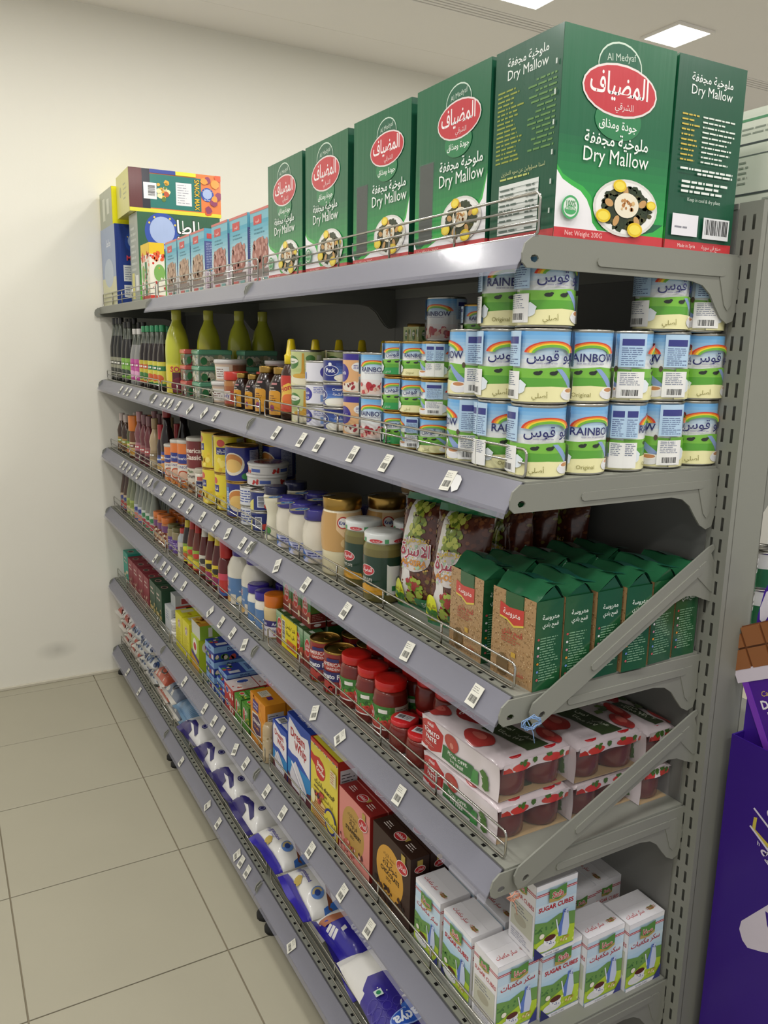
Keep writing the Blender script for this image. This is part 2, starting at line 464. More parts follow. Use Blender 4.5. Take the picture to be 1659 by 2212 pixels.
def bracket():
    g = G(); hole = [(-.008+.007*math.cos(a), -.03+.005*math.sin(a)) for a in [k*PI/4 for k in range(8)]]
    g.plate(BR, [hole], -.0015, .0015)
    def stad(x0, x1, z, h): return [(x0+h*math.cos(PI/2+k*PI/4), z+h*math.sin(PI/2+k*PI/4)) for k in range(5)]+[(x1+h*math.cos(-PI/2+k*PI/4), z+h*math.sin(-PI/2+k*PI/4)) for k in range(5)]
    g.plate(stad(.105, .35, -.0275, .0062), [], -.0034, -.0012)
    g.plate([(.345, -.035), (.355, -.021), (.372, -.021), (.377, -.03), (.375, -.075), (.368, -.083), (.36, -.075)], [], -.0028, -.0012)
    return g
def slots(L, x, n0=.03, st=.03):
    g = G(); y = n0
    while y < L-.03: g.box(x, x+.006, y, y+.008, -.0004, .0003); y += st
    return g
def flange_holes():
    g = G()
    for x in (.085, .325): g.box(x, x+.009, -.0006, .0004, -.0125, -.006)
    return g
BRM = bracket().me('bracket', 'shelf_metal'); FHM = flange_holes().me('flange_hole', 'slot_dark')
def post_mesh():
    g = G(); x0, x1, y0, y1, H = .390, .470, -.033, .009, 1.836
    g.box(x0, x1, y0, y0+.002, 0, H); g.box(x0, x1, y1-.002, y1, 0, H); g.box(x1-.002, x1, y0, y1, 0, H)
    g.box(x0+.01, x0+.012, y0, y1, 0, H, '#000000')
    ys = [y0+.002, -.0215, -.0165, -.0045, .0005, y1-.002]
    z = .02; pitch = .0355; hh = .022
    for i in (0, 2, 4): g.face([(x0, ys[i+1], 0), (x0, ys[i], 0), (x0, ys[i], H), (x0, ys[i+1], H)], '#ffffff')
    zz = [0]; 
    while z < H-.03: zz += [z, z+hh]; z += pitch
    zz.append(H)
    for i in (1, 3):
        for k in range(0, len(zz), 2):
            if k+1 < len(zz): g.face([(x0, ys[i+1], zz[k]), (x0, ys[i], zz[k]), (x0, ys[i], zz[k+1]), (x0, ys[i+1], zz[k+1])], '#ffffff')
    return g
PM = post_mesh().me('upright', 'shelf_metal')
def leg_mesh():
    g = G(); g.lathe([(.012, .03), (.012, .09)], seg=12); g.lathe([(.026, 0), (.026, .012), (.016, .022), (.012, .032)], seg=14)
    g.box(-.016, .016, -.014, .014, .05, .112, bev=.003)
    return g.me('leg', 'rubber')
LEGM = leg_mesh()
labs = ['grey metal gondola shelving unit at the free end of the run, its end brackets showing',
        'grey metal gondola shelving unit between the free end unit and the wall unit',
        'grey metal gondola shelving unit standing against the white wall']
def unit(k, mirror=False):
    y0, y1 = BAY[k]; L = y1-y0
    u = ob('shelving_unit', None, None, (0, y0, 0)); tag(u, labs[k], 'shelf', 'gondola shelving run')
    ob('upright', PM, u, (0, 0 if k == 0 else .034, 0))
    if k == 2: ob('upright', PM, u, (0, L-.009, 0))
    ya = .0085 if k == 0 else .001
    bp = G().box(.387, .3895, ya, L-.001, 0, .345).me('back_panel', 'shelf_back'); lip = G().box(.386, .3885, ya, L-.001, .345, .353).me('back_panel_lip', 'shelf_back')
    for j in range(5):
        b = ob('back_panel', bp, u, (0, 0, .07+.353*j)); ob('panel_lip', lip, b)
    for i in range(2): ob('leg', LEGM, u, (.012, .03 if i == 0 else L-.032, 0))
    tm = tray(L).me('shelf', 'shelf_metal'); rm = rail(L).me('price_rail', 'rail_plastic'); cm = cover(L).me('rail_cover', 'rail_clear')
    sm = slots(L, .0035).me('shelf_slots', 'slot_dark')
    for i, z in enumerate(ZS):
        s = ob('shelf', tm, u, (0, 0, z))
        if not (k == 2 and i == 0):
            ob('price_rail', rm, s); ob('rail_cover', cm, s)
        if k == 2 and i == 0: gl = G().box(-.004, .001, .002, L-.002, -.03, .001, bev=.001); ob('front_lip', gl.me('front_lip', 'shelf_metal'), s)
        ob('wire_guard', guard(L, GH[i], 4 if i == 0 else 3).me('wire_guard', 'chrome'), s)
        if i > 1: tag(ob('slot_row', sm, s), kind='stuff')
        ob('bracket', BRM, s, (0, -.002 if k == 0 else .006, 0)); ob('bracket', BRM, s, (0, L-.004, 0))
        if k == 0: tag(ob('flange_hole', FHM, s), kind='stuff')
    ob('base_foot', G().box(-.02, .38, .0, .03, .085, .112, bev=.004).me('base_foot', 'shelf_metal'), u)
    return u
for k in range(3): unit(k)

# spare brackets hung diagonally across the open end, tied with twine
def spare(loc, ang, label):
    o = place([('plate', BRM)], 'spare_bracket', label, 'bracket', None, loc, 0, 0, -ang); return o
spare((.036, -.010, 1.118), math.radians(29.7), 'loose grey shelf bracket slanting across the shelf of green grain packs')
spare((.026, -.010, .852), math.radians(26), 'loose grey shelf bracket slanting across the shelf of tomato paste packs')
def twine(p, col, label, seed, n=6, rad=.02):
    rr = random.Random(seed); g = G()
    for k in range(n):
        a = rr.random()*6; pts = []
        for i in range(9):
            t = a+i*.8; q = rad*rr.uniform(.5, 1)
            pts.append((p[0]+q*math.cos(t), p[1]-.006-.006*abs(math.sin(t*1.7)), p[2]+.55*q*math.sin(t)))
        g.tube(pts, .0007, '#ffffff', 5)
    g.tube([p, (p[0]+.004, p[1]-.01, p[2]-.015), (p[0]+.01, p[1]-.008, p[2]-.035)], .0007, '#ffffff', 5)
    o = tag(ob('twine', g.me('twine', col)), label, 'string'); return o
mat('twine_blue', '#7f9fc9', .8); mat('twine_pink', '#c98f78', .8)
twine((.014, -.014, 1.088), 'twine_blue', 'pale blue twine tying the loose bracket to the shelf of green packs', 3)
twine((.0, -.014, .808), 'twine_pink', 'frayed pinkish twine under the bracket of the tomato paste shelf', 5, 4, .012)

# ================================================================== product builders
# local frame of a product: front faces -y, right side +x, base at z = 0; placed with rz = -90 deg its front faces the aisle
FR = -PI/2
def carton(w, d, h, front=None, right=None, left=None, top=None, back=None, col='#ffffff', m='print_paper', flap=None, seam=False):
    """carton: front face at y = 0; body and the closed flaps of its top"""
    def fit(A, ww):
        if A is None or (A.w <= ww+1e-6 and A.h <= h+1e-6): return A
        B = Art(min(A.w, ww), min(A.h, h)); B.p, B.l = A.p, A.l; return B
    front, right, left, back = fit(front, w), fit(right, d), fit(left, d), fit(back, w)
    g = G().box(-w/2, w/2, 0, d, 0, h-.0008, col, bev=.0012)
    if front: g.art(front, (-w/2, 0, 0), (1, 0, 0), (0, 0, 1))
    if right: g.art(right, (w/2, 0, 0), (0, 1, 0), (0, 0, 1))
    if left: g.art(left, (-w/2, d, 0), (0, -1, 0), (0, 0, 1))
    if back: g.art(back, (w/2, d, 0), (-1, 0, 0), (0, 0, 1))
    fc = flap or col; fl = []
    if seam:
        a = G().box(-w/2+.0006, w/2-.0006, .0006, d*.55, h-.0008, h, fc)
        if top: a.art(top, (-w/2, 0, h-.0002), (1, 0, 0), (0, 1, 0))
        b = G().box(-w/2+.001, w/2-.001, d*.55+.001, d-.0006, h-.0012, h-.0005, fc)
        fl = [('top_flap', a.me('top_flap', m)), ('top_flap', b.me('top_flap', m))]
    else:
        a = G().box(-w/2+.0006, w/2-.0006, .0006, d-.0006, h-.0008, h, fc)
        if top: a.art(top, (-w/2, 0, h-.0002), (1, 0, 0), (0, 1, 0))
        fl = [('top_flap', a.me('top_flap', m))]
    return [('body', g.me('carton', m))]+fl
def pf_const(r):
    f = lambda z: r
    return f
def pf_lin(pts):
    def f(z):
        for (r0, z0), (r1, z1) in zip(pts, pts[1:]):
            if z <= z1: return r0+(r1-r0)*(z-z0)/max(z1-z0, 1e-9) if z >= z0 else r0
        return pts[-1][0]
    f.cuts = [z for r, z in pts]
    return f
def can(r, h, A, end='tin', pull=True, seg=32, ang=FR, bare=.004, mt='print_gloss'):
    g = G().lathe([(r*.9, 0), (r, .001), (r+.0008, .002), (r+.0008, .0035), (r, .005), (r, h-.005), (r+.0008, h-.0035), (r+.0008, h-.001), (r, h), (r-.002, h), (r-.0025, h-.003)], seg=seg, cap=False)
    b = g.me('can_body', end)
    lab = G().wrap(A, pf_const(r), bare, seg, ang).me('can_label', mt)
    l = G().lathe([(r-.0024, -.0032), (r*.8, -.0032), (r*.78, -.0024), (.0005, -.0024)], seg=seg, cap=False)
    parts = [('body', b), ('label', lab)]
    lid = l.me('can_lid', end)
    if pull:
        k = G().tube([(r*.35*math.cos(t)*1.0, r*.2+r*.25*math.sin(t), -.0012) for t in [i*PI/5 for i in range(10)]], .0009, closed=True, seg=5).me('pull_ring', end)
        parts.append(('lid', lid, [('pull_ring', k)]))
    else: parts.append(('lid', lid))
    # lids sit at the can's top: shift their vertices once
    for p in ([lid]+([k] if pull else [])):
        for v in p.vertices: v.co.z += h
    return parts
def jar(prof, col, lid=None, label=None, seg=28, m='print_gloss', lidm='print_gloss', lm='print_gloss', extra=None):
    """prof: [(r, z)] ; lid: (r, z0, z1, colour) ; label: (art, z0, angle)"""
    cl = col
    g = G().lathe(prof, cl, seg=seg)
    parts = [('body', g.me('jar_body', m))]
    if lid:
        r, z0, z1, lc = lid[:4]; t = .0015
        l = G().lathe([(r*.97, z0), (r, z0+t), (r, z1-t*1.3), (r*.96, z1), (r*.5, z1-.0002), (.0005, z1-.0003)], lc, seg=seg)
        if len(lid) > 4:
            A = lid[4]; l.wrap(A, pf_const(r), z0+.002, seg, FR)
        if len(lid) > 5:
            l.art(lid[5], (-lid[5].w/2, -lid[5].h/2, z1-.0003), (1, 0, 0), (0, 1, 0))
        parts.append(('lid', l.me('lid', lidm)))
    if label:
        labs_ = label if isinstance(label, list) else [label]
        for A, z0, an in labs_: parts.append(('label', G().wrap(A, pf_lin(prof), z0, seg, an).me('label', lm)))
    if extra: parts += extra
    return parts
def bag(w, h, d, A=None, Ab=None, col='#ffffff', m='print_film', crimp=.012, wob=.0015, seed=1, full=.5, cc=None, bk_=3.2, be=.6):
    """upright pillow bag: two bulging sheets and flat crimped ends; front sheet carries the print"""
    rr = random.Random(seed); ph = [rr.random()*6 for _ in range(8)]
    def bul(u, v):
        a = max(0, 1-(2*u-1)**2)**.5; b = max(0, 1-abs(2*v-1)**bk_)**be
        n = wob*(math.sin(9*u+ph[0])*math.sin(7*v+ph[1])+math.sin(17*u+5*v+ph[2])+.7*math.sin(13*v-8*u+ph[3]))
        return (d/2*a*b+n*a*b)
    def xw(u, v):
        pinch = 1-.06*math.sin(PI*v)**2
        return (u-.5)*w*pinch
    fr = lambda u, v: (xw(u, v), d/2-bul(u, v), crimp+v*(h-2*crimp))
    bk = lambda u, v: (xw(1-u, v), d/2+bul(1-u, v)*.9, crimp+v*(h-2*crimp))
    g = G().sheet(fr, 14, 18, col).sheet(bk, 14, 18, col)
    if A: g.surf(A, fr, 14, 18)
    if Ab: g.surf(Ab, bk, 14, 18)
    c2 = G(); c3 = G()
    def cr(gg, z0, z1):
        n = 16
        for s in (-1, 1):
            gg.sheet(lambda u, v: ((u-.5)*w, d/2+s*.0006+.0025*math.sin(u*11+ph[4])*v*(1 if z1 > z0 else 1)+(.006*v*math.sin(u*4+ph[5])), z0+(z1-z0)*v+.0), n, 2, cc or col)
    cr(c2, h-crimp, h); cr(c3, crimp, 0)
    return [('body', g.me('bag', m)), ('seal', c2.me('bag_seal', m)), ('seal', c3.me('bag_seal', m))]
def ORD(i): return ['first', 'second', 'third', 'fourth', 'fifth', 'sixth', 'seventh', 'eighth'][i]
LAY = {1: ['only'], 2: ['lower', 'upper'], 3: ['bottom', 'middle', 'top'], 4: ['bottom', 'second', 'third', 'top']}
def stack(parts, n, h, x, y, z, name, desc, cat, group, where, rz=None, jit=.0015, seed=0, rots=None):
    rr = random.Random(seed*31+7)
    for i in range(n):
        lb = desc if n == 1 else '%s, %s of its stack' % (desc, LAY[n][i])
        if where: lb += ', '+where
        place(parts, name, lb, cat, group, (x+rr.uniform(-jit, jit), y+rr.uniform(-jit, jit), z+i*h), (rots[i] if rots else (FR if rz is None else rz))+rr.uniform(-.04, .04))

# ================================================================== top shelf
Z1 = ZS[0]
GRN, DG = '#1c6442', '#17523a'
def mallow_logo(A, cx, cy, s):
    A.e(cx-.002*s, cy+.021*s, .028*s, .021*s, '#cfe0cf', 0); A.e(cx-.002*s, cy+.0205*s, .0268*s, .0198*s, '#1f5f45')
    A.t('Al Medyaf', cx-.001*s, cy+.026*s, .0065*s, '#c4d3c4', rot=.12, bold=0)
    A.e(cx, cy-.026*s, .03*s, .018*s, '#2f7f50'); A.t('جودة ومذاق', cx, cy-.0335*s, .0075*s, '#f0f4ee', maxw=.05*s)
    A.e(cx, cy, .048*s, .0235*s, '#e8dcd8', .0); A.e(cx, cy, .046*s, .0215*s, '#c23640')
    A.t('المضياف', cx-.001*s, cy-.004*s, .019*s, '#f5eeee', bold=.03, maxw=.076*s)
    A.t('الشرقي', cx+.006*s, cy-.016*s, .006*s, '#f0dede', bold=0)
    return A
def dish(A, cx, cy, r, seed=2, ky=.62):
    A.e(cx, cy, r, r*ky, '#dcdad4', n=30); A.e(cx, cy, r*.93, r*ky*.9, '#efeeea', n=30)
    rr = random.Random(seed); q = []
    for i in range(60):
        a = rr.random()*2*PI; t = r*rr.uniform(.42, .78); k = r*rr.uniform(.07, .14)
        q.append([(cx+t*math.cos(a)+k*rr.uniform(.6, 1.1)*math.cos(j*PI/3), cy+ky*t*math.sin(a)+k*ky*rr.uniform(.6, 1.1)*math.sin(j*PI/3)) for j in range(6)])
    A.e(cx, cy, r*.74, r*ky*.74, '#28331f', n=24); A._a(q[:40], '#2c3a22'); A._a(q[40:], '#4a4a26')
    for i in range(5):
        a = i*1.25+.4; A.e(cx+r*.55*math.cos(a), cy+ky*r*.55*math.sin(a), r*.13, r*.08, '#c79a62', a)
    A.e(cx, cy+r*.06, r*.38, r*.27, '#ece3cc'); A.blobs(cx-r*.22, cy-r*.04, r*.44, r*.22, 12, r*.03, r*.06, ['#c08a4e', '#d9b47c', '#b57a40'], 5)
    for a, k in ((1.9, .2), (3.6, .22), (5.1, .24), (.25, .15)):
        x, y = cx+r*.78*math.cos(a), cy+ky*r*.78*math.sin(a); A.e(x, y, r*k, r*k*.66, '#e8c522'); A.e(x, y, r*k*.75, r*k*.45, '#f3dd55')
    return A
def mallow_front(w, h, win=False):
    A = Art(w, h, GRN)
    A.grad(0, .03, w, h*.42, '#2ba04c', '#1c6442', 10)
    ox = w*.16 if win else 0
    A.poly([(0, 0), (0, h*.35), (w*.05, h*.31), (w*.13, h*.285), (w*.23, h*.262), (w*.3, h*.225), (w*.35, h*.16), (w*.37, h*.1), (w*.42, h*.07), (w*.8, h*.06), (w*.9, h*.075), (w, h*.12), (w, 0)] if not win else
           [(w*.05, 0), (w*.12, h*.06), (w*.3, h*.12), (w*.62, h*.14), (w*.8, h*.2), (w*.93, h*.28), (w, h*.42), (w, 0)], '#3bb04a')
    A.poly([(0, 0), (0, h*.325), (w*.05, h*.285), (w*.12, h*.262), (w*.21, h*.238), (w*.27, h*.2), (w*.31, h*.15), (w*.33, h*.09), (w*.38, h*.055), (w, h*.05), (w, 0)] if not win else
           [(w*.1, 0), (w*.2, h*.05), (w*.4, h*.1), (w*.64, h*.12), (w*.82, h*.18), (w*.95, h*.27), (w, h*.40), (w, 0)], '#efedf0')
    if win: A.poly([(0, 0), (0, h*.1), (w*.06, h*.02), (w*.1, 0)], '#efedf0')
    A.r(0, 0, w, h*.052, '#c9393f')
    mallow_logo(A, w*.5+ox*.7, h*.745, w/.195*(1.18 if win else 1.36))
    A.t('ملوخية مجففة', w*.5+ox*1.0, h*.475, .015, '#eef3ee', maxw=w*.58)
    A.t('Dry Mallow', w*.5+ox*1.0, h*.388, .0185, '#f2f5f0', maxw=w*.6, bold=0)
    dish(A, w*.62+ox*.4, h*.18, w*(.3 if not win else .27))
    if not win:
        A.e(w*.115, h*.15, w*.075, h*.058, '#4aa866'); A.e(w*.115, h*.15, w*.06, h*.047, '#dfe9de'); A.e(w*.115, h*.136, w*.05, h*.022, '#4aa866')
        A.t('100%', w*.115, h*.155, .0075, '#3f8f55', maxw=w*.09); A.t('NATURAL', w*.115, h*.137, .004, '#e9efe6', maxw=w*.09)
    A.t('Net Weight 200G', w*.24, h*.014, .0065, '#f0c9c6', maxw=w*.36, bold=0)
    return A
def mallow_left(w, h):
    A = Art(w, h, DG); A.r(0, 0, w, h*.045, '#b8383d')
    A.t('ملوخية مجففة', w*.5, h*.905, .011, '#e6ece6', maxw=w*.7); A.t('Dry Mallow', w*.5, h*.84, .013, '#e9efe8', maxw=w*.72, bold=.004)
    A.lines(w*.06, h*.42, w*.42, h*.38, 17, '#8e9a3c', .4); A.lines(w*.52, h*.44, w*.42, h*.36, 14, '#5f8a4a', .38, 'R', 4)
    A.t('لسنا مسؤولين عن سوء التخزين', w*.5, h*.36, .0055, '#c8cf96', maxw=w*.75, bold=0); A.lines(w*.15, h*.33, w*.7, h*.02, 1, '#b9c26a', .5)
    A.r(w*.14, h*.05, w*.62, h*.26, '#dfe3de')
    for k in range(9): A.r(w*.14, h*(.06+.028*k), w*.62, .0006, '#60706a')
    A.lines(w*.17, h*.055, w*.34, h*.24, 9, '#5a6a62', .35, seed=8); A.lines(w*.58, h*.055, w*.16, h*.24, 9, '#5a6a62', .35, seed=9)
    for k in range(6): A.r(w*.93, h*(.12+.14*k), w*.02, h*.025, '#cfd8cf')
    return A
def mallow_right(w, h):
    A = Art(w, h, DG); A.r(0, 0, w, h*.05, '#c9393f'); A.t('Made in Syria', w*.32, h*.016, .005, '#f1d5d2', maxw=w*.3, bold=0); A.t('صنع في سورية', w*.7, h*.016, .0055, '#f1d5d2', maxw=w*.3, bold=0)
    A.t('ملوخية مجففة', w*.5, h*.88, .011, '#eef3ee', maxw=w*.72); A.t('Dry Mallow', w*.5, h*.815, .013, '#eef3ee', maxw=w*.72, bold=.004)
    for k in range(10):
        A.lines(w*.1, h*(.70-.026*k), w*.26, h*.017, 1, '#cbb24a', .5, seed=k); A.lines(w*.4, h*(.70-.026*k), w*.5, h*.017, 1, '#dfe6dc', .5, seed=k+20)
    A.lines(w*.1, h*.4, w*.8, h*.04, 2, '#e6ece6', .55, 'R', 2); A.lines(w*.15, h*.30, w*.75, h*.075, 3, '#e6ece6', .5, 'L', 6)
    A.t('Keep in cool & dry place', w*.5, h*.262, .005, '#cfd9cf', maxw=w*.5, bold=0)
    A.r(w*.06, h*.075, w*.38, h*.115, '#e8e6ec'); A.lines(w*.1, h*.11, w*.28, h*.02, 1, '#8a8a94', .5)
    A.bar(w*.52, h*.07, w*.4, h*.115, '#dfe0e2')
    return A
MW, MD, MH = .2, .14, .256
for win in (0, 1):
    f = mallow_front(MW, MH, bool(win))
    P = carton(MW, MD, MH, f, mallow_right(MD, MH), mallow_left(MD, MH), None, None, GRN, 'print_carton', DG)
    if win:
        wn = G().box(-MW*.44, -MW*.22, -.0012, .0006, MH*.07, MH*.56, bev=.0005).me('window', 'clear_plastic'); wi = G().box(-MW*.43, -MW*.23, -.0006, .0008, MH*.075, MH*.555, '#50544f').me('dried_leaves', 'print_paper')
        PW = P+[('window', wi, [('pane', wn)])]
    else: PM0 = P
GM = 'green dry mallow cartons'
place(PM0, 'mallow_carton', 'green dry mallow carton with its plate picture turned to the open shelf end', 'carton', GM, (.028+MW/2, .006, Z1), 0)
place(PM0, 'mallow_carton', 'green dry mallow carton showing its ingredients panel beside the slotted upright', 'carton', GM, (.2335, .006+MW/2, Z1))
for i, (yc, t) in enumerate(((.254, 1), (.476, 1), (.705, 0), (.922, 0))):
    lb = ['green mallow carton with a cut-out window, next to the turned corner carton', 'green mallow carton with a cut-out window, next to the cartons without one',
          'green mallow carton without a window, beside a windowed one', 'green mallow carton without a window, beside the blue cereal boxes'][i]
    place(PW if t else PM0, 'mallow_carton', lb, 'carton', GM, (.026, yc, Z1), FR+(.02 if i == 1 else 0))
for yc in (.32, .62, .9): place(PM0, 'mallow_carton', 'green dry mallow carton in the back row of the top shelf', 'carton', GM, (.235, yc, Z1))
# blue cereal boxes
def cereal(w, h, tone):
    A = Art(w, h, '#7fb9c6'); A.grad(0, h*.3, w, h*.55, '#dfe4e4', '#58a7bd', 10); A.r(0, 0, w, h*.3, '#d9cfcf' if tone else '#dcd8d2')
    A.r(0, h*.965, w, h*.035, '#cf7a72'); A.r(w*.18, h*.8, w*.4, h*.115, '#c9514e'); A.t('طيب', w*.38, h*.83, h*.05, '#f3dede', maxw=w*.3)
    A.lines(w*.2, h*.66, w*.6, h*.1, 2, '#4d8797', .35, seed=3)
    c = ['#a98a72', '#b99a80', '#8c6f5c', '#c7aa92'] if not tone else ['#a86f62', '#b9867a', '#8c564c', '#c79a8e']
    A.e(w*.5, h*.4, w*.4, h*.22, c[0]); A.blobs(w*.14, h*.2, w*.72, h*.38, 60, w*.03, w*.07, c, 4)
    A.r(w*.1, h*.1, w*.8, h*.1, '#8a7e78'); A.r(w*.2, h*.03, w*.3, h*.05, '#c9605c'); A.r(w*.6, h*.03, w*.25, h*.05, '#7aa9a6')
    return A
def cereal_side(w, h):
    A = Art(w, h, '#5f9fb6'); A.r(0, h*.35, w, h*.45, '#5a5f93'); A.lines(w*.1, h*.37, w*.8, h*.41, 16, '#b9bcd4', .35); A.r(0, 0, w, h*.33, '#cdb9bd'); A.lines(w*.1, h*.05, w*.8, h*.25, 8, '#8a6a78', .4); A.r(w*.15, h*.84, w*.6, h*.08, '#c9514e'); return A
ct = Art(.135, .05, '#cf8f86')
CB = [carton(.14, .05, .178, cereal(.14, .178, k), cereal_side(.05, .178), None, None, None, '#6fb0c2', 'print_paper', '#cf8f86') for k in (0, 1)]
for i, yc in enumerate((1.905, 1.755, 1.605)): place(CB[0], 'cereal_box', 'pale blue cereal box with tan flakes, %s from the red and yellow box' % ORD(i), 'box', 'blue cereal boxes', (.026, yc, Z1))
for i, yc in enumerate((1.40, 1.255, 1.105)): place(CB[1], 'cereal_box', 'pale blue cereal box with reddish flakes, %s from the mallow cartons' % ORD(2-i), 'box', 'blue cereal boxes', (.028+.004*i, yc, Z1))
for i, yc in enumerate((1.8, 1.62, 1.35, 1.18)): place(CB[i//2], 'cereal_box', 'pale blue cereal box standing behind the front row of cereal boxes', 'box', 'blue cereal boxes', (.1, yc, Z1))
# red and yellow box
A = Art(.13, .205, '#e9e4d2'); A.r(0, .165, .13, .04, '#e8c22c'); A.blobs(0, .125, .13, .045, 26, .004, .01, ['#d23b2e', '#e4612e'], 6); A.r(.06, .02, .03, .12, '#2f7a48'); A.r(.0, .0, .13, .02, '#c94038'); A.e(.035, .1, .02, .03, '#7fae5a'); A.blobs(.01, .03, .11, .09, 30, .003, .007, ['#d0a03a', '#b33a30', '#e0d8c8'], 8)
place(carton(.13, .055, .205, A, A, A, None, None, '#e9e0c8', 'print_paper', '#e4bf2c'), 'snack_box', 'red and yellow snack box beside the cereal boxes', 'box', None, (.03, 2.29, Z1))
# potato snack cartons
def badge(A, cx, cy, r, txt='Mr.Chips'):
    A.e(cx, cy, r, r, '#2c4ba0', n=28); A.e(cx, cy+r*.08, r*.72, r*.72, '#9fb0d4', n=26)
    A.t(txt, cx, cy-r*.88, r*.2, '#d9e0f0', maxw=r*1.1)
    for a in (.5, 1.0, 2.1, 2.6): A.e(cx+r*.85*math.cos(a), cy+r*.85*math.sin(a), r*.06, r*.06, '#e9c84a', n=6)
    return A
A = Art(.346, .345, '#2c5a3f'); A.grad(0, .0, .346, .2, '#5cae3a', '#2c5a3f', 8); badge(A, .10, .275, .072)
A.t('بطاطا', .235, .275, .05, '#1f3a2a', maxw=.17, bold=.09); A.t('بطاطا', .235, .275, .05, '#eef0ea', maxw=.17, bold=.03)
A.t('شهية', .225, .21, .05, '#1f3a2a', maxw=.14, bold=.09); A.t('شهية', .225, .21, .05, '#eef0ea', maxw=.14, bold=.03)
Al = Art(.147, .345, '#8f978c'); Al.lines(.02, .1, .1, .2, 9, '#b9bfb4', .4); Al.r(.02, .02, .04, .1, '#d8cf5a'); Al.r(.08, .05, .05, .06, '#e2e2dc')
place(carton(.147, .346, .345, Al, A, A, None, None, '#4b7a55', 'print_carton'), 'snack_carton', 'green potato snack carton standing under the tilted orange carton', 'carton', 'potato snack cartons', (.05, 2.55, Z1), FR, sc=(1, .95, 1))
A = Art(.36, .16, '#e07a3c'); A.r(.0, .0, .05, .16, '#5a2a2a'); A.r(.05, 0, .03, .16, '#23232f'); A.r(.08, .018, .2, .125, '#1f6f66'); A.r(.055, .05, .05, .06, '#e6e4e2'); A.bar(.068, .058, .034, .045, '#dfdfdf', vert=True); A.r(.18, .035, .062, .085, '#dcdcde'); A.lines(.186, .04, .05, .075, 8, '#9a9aa2', .3)
A.blobs(.112, .05, .042, .07, 14, .006, .013, ['#d9a53a', '#b8522e', '#e8d9a8', '#5c7a30'], 3); A.t('SNACK MAX', .254, .08, .02, '#2a2018', rot=-PI/2, bold=.06, maxw=.115); A.t('SNACK MAX', .254, .08, .02, '#e9c030', rot=-PI/2, bold=.012, maxw=.115); badge(A, .305, .085, .026)
A.r(0, 0, .36, .014, '#d4cf3a'); A.r(.08, .146, .1, .014, '#2c3f8f'); A.r(.18, .146, .08, .014, '#e9d838'); A.blobs(.29, 0, .07, .16, 9, .012, .024, ['#d2572c', '#8a3a5c', '#e8963c'], 4)
Al = Art(.27, .16, '#c9c456'); Al.e(.09, .09, .02, .02, '#8f8f4a'); Al.lines(.15, .05, .08, .07, 4, '#8f8f4a', .35)
place(carton(.27, .36, .16, Al, A, Al, None, None, '#cfca4a', 'print_carton', '#4a5aa8'), 'snack_carton', 'orange and teal snack carton lying on top of the green carton', 'carton', 'potato snack cartons', (.03, 2.625, Z1+.3465), FR-.03, sc=(1, 1, 1))
A = Art(.16, .33, '#2b3f86'); badge(A, .085, .26, .045); A.t('Mr.Chips', .095, .185, .02, '#d9485a', maxw=.11, bold=.03); A.r(.03, .1, .1, .065, '#d5d6d4'); A.lines(.035, .105, .09, .055, 6, '#7d8396', .35); A.r(.03, .035, .1, .05, '#d5d6d4'); A.lines(.035, .04, .09, .04, 4, '#7d8396', .35)
Al = Art(.3, .33, '#7f93b8'); Al.t('بطاطا', .16, .25, .03, '#e4e8ee', maxw=.2); Al.r(0, 0, .3, .12, '#c9c795'); Al.e(.15, .14, .1, .06, '#aab8c9')
place(carton(.3, .16, .33, Al, A, A, None, None, '#3a4f95', 'print_carton'), 'snack_carton', 'tall blue potato snack carton standing against the wall', 'carton', 'potato snack cartons', (.018, 2.91, Z1), FR, sc=(1, 1, 1))
Al = Art(.26, .15, '#8f967c'); Al.r(.06, .03, .05, .09, '#c9cdb8'); Al.r(.15, .05, .05, .06, '#c9cdb8')
place(carton(.26, .2, .15, Al, None, None, None, None, '#e8e020', 'print_carton', '#d9d020'), 'snack_carton', 'bright yellow carton on top of the tall blue carton', 'carton', 'potato snack cartons', (.02, 2.925, Z1+.3315), FR)

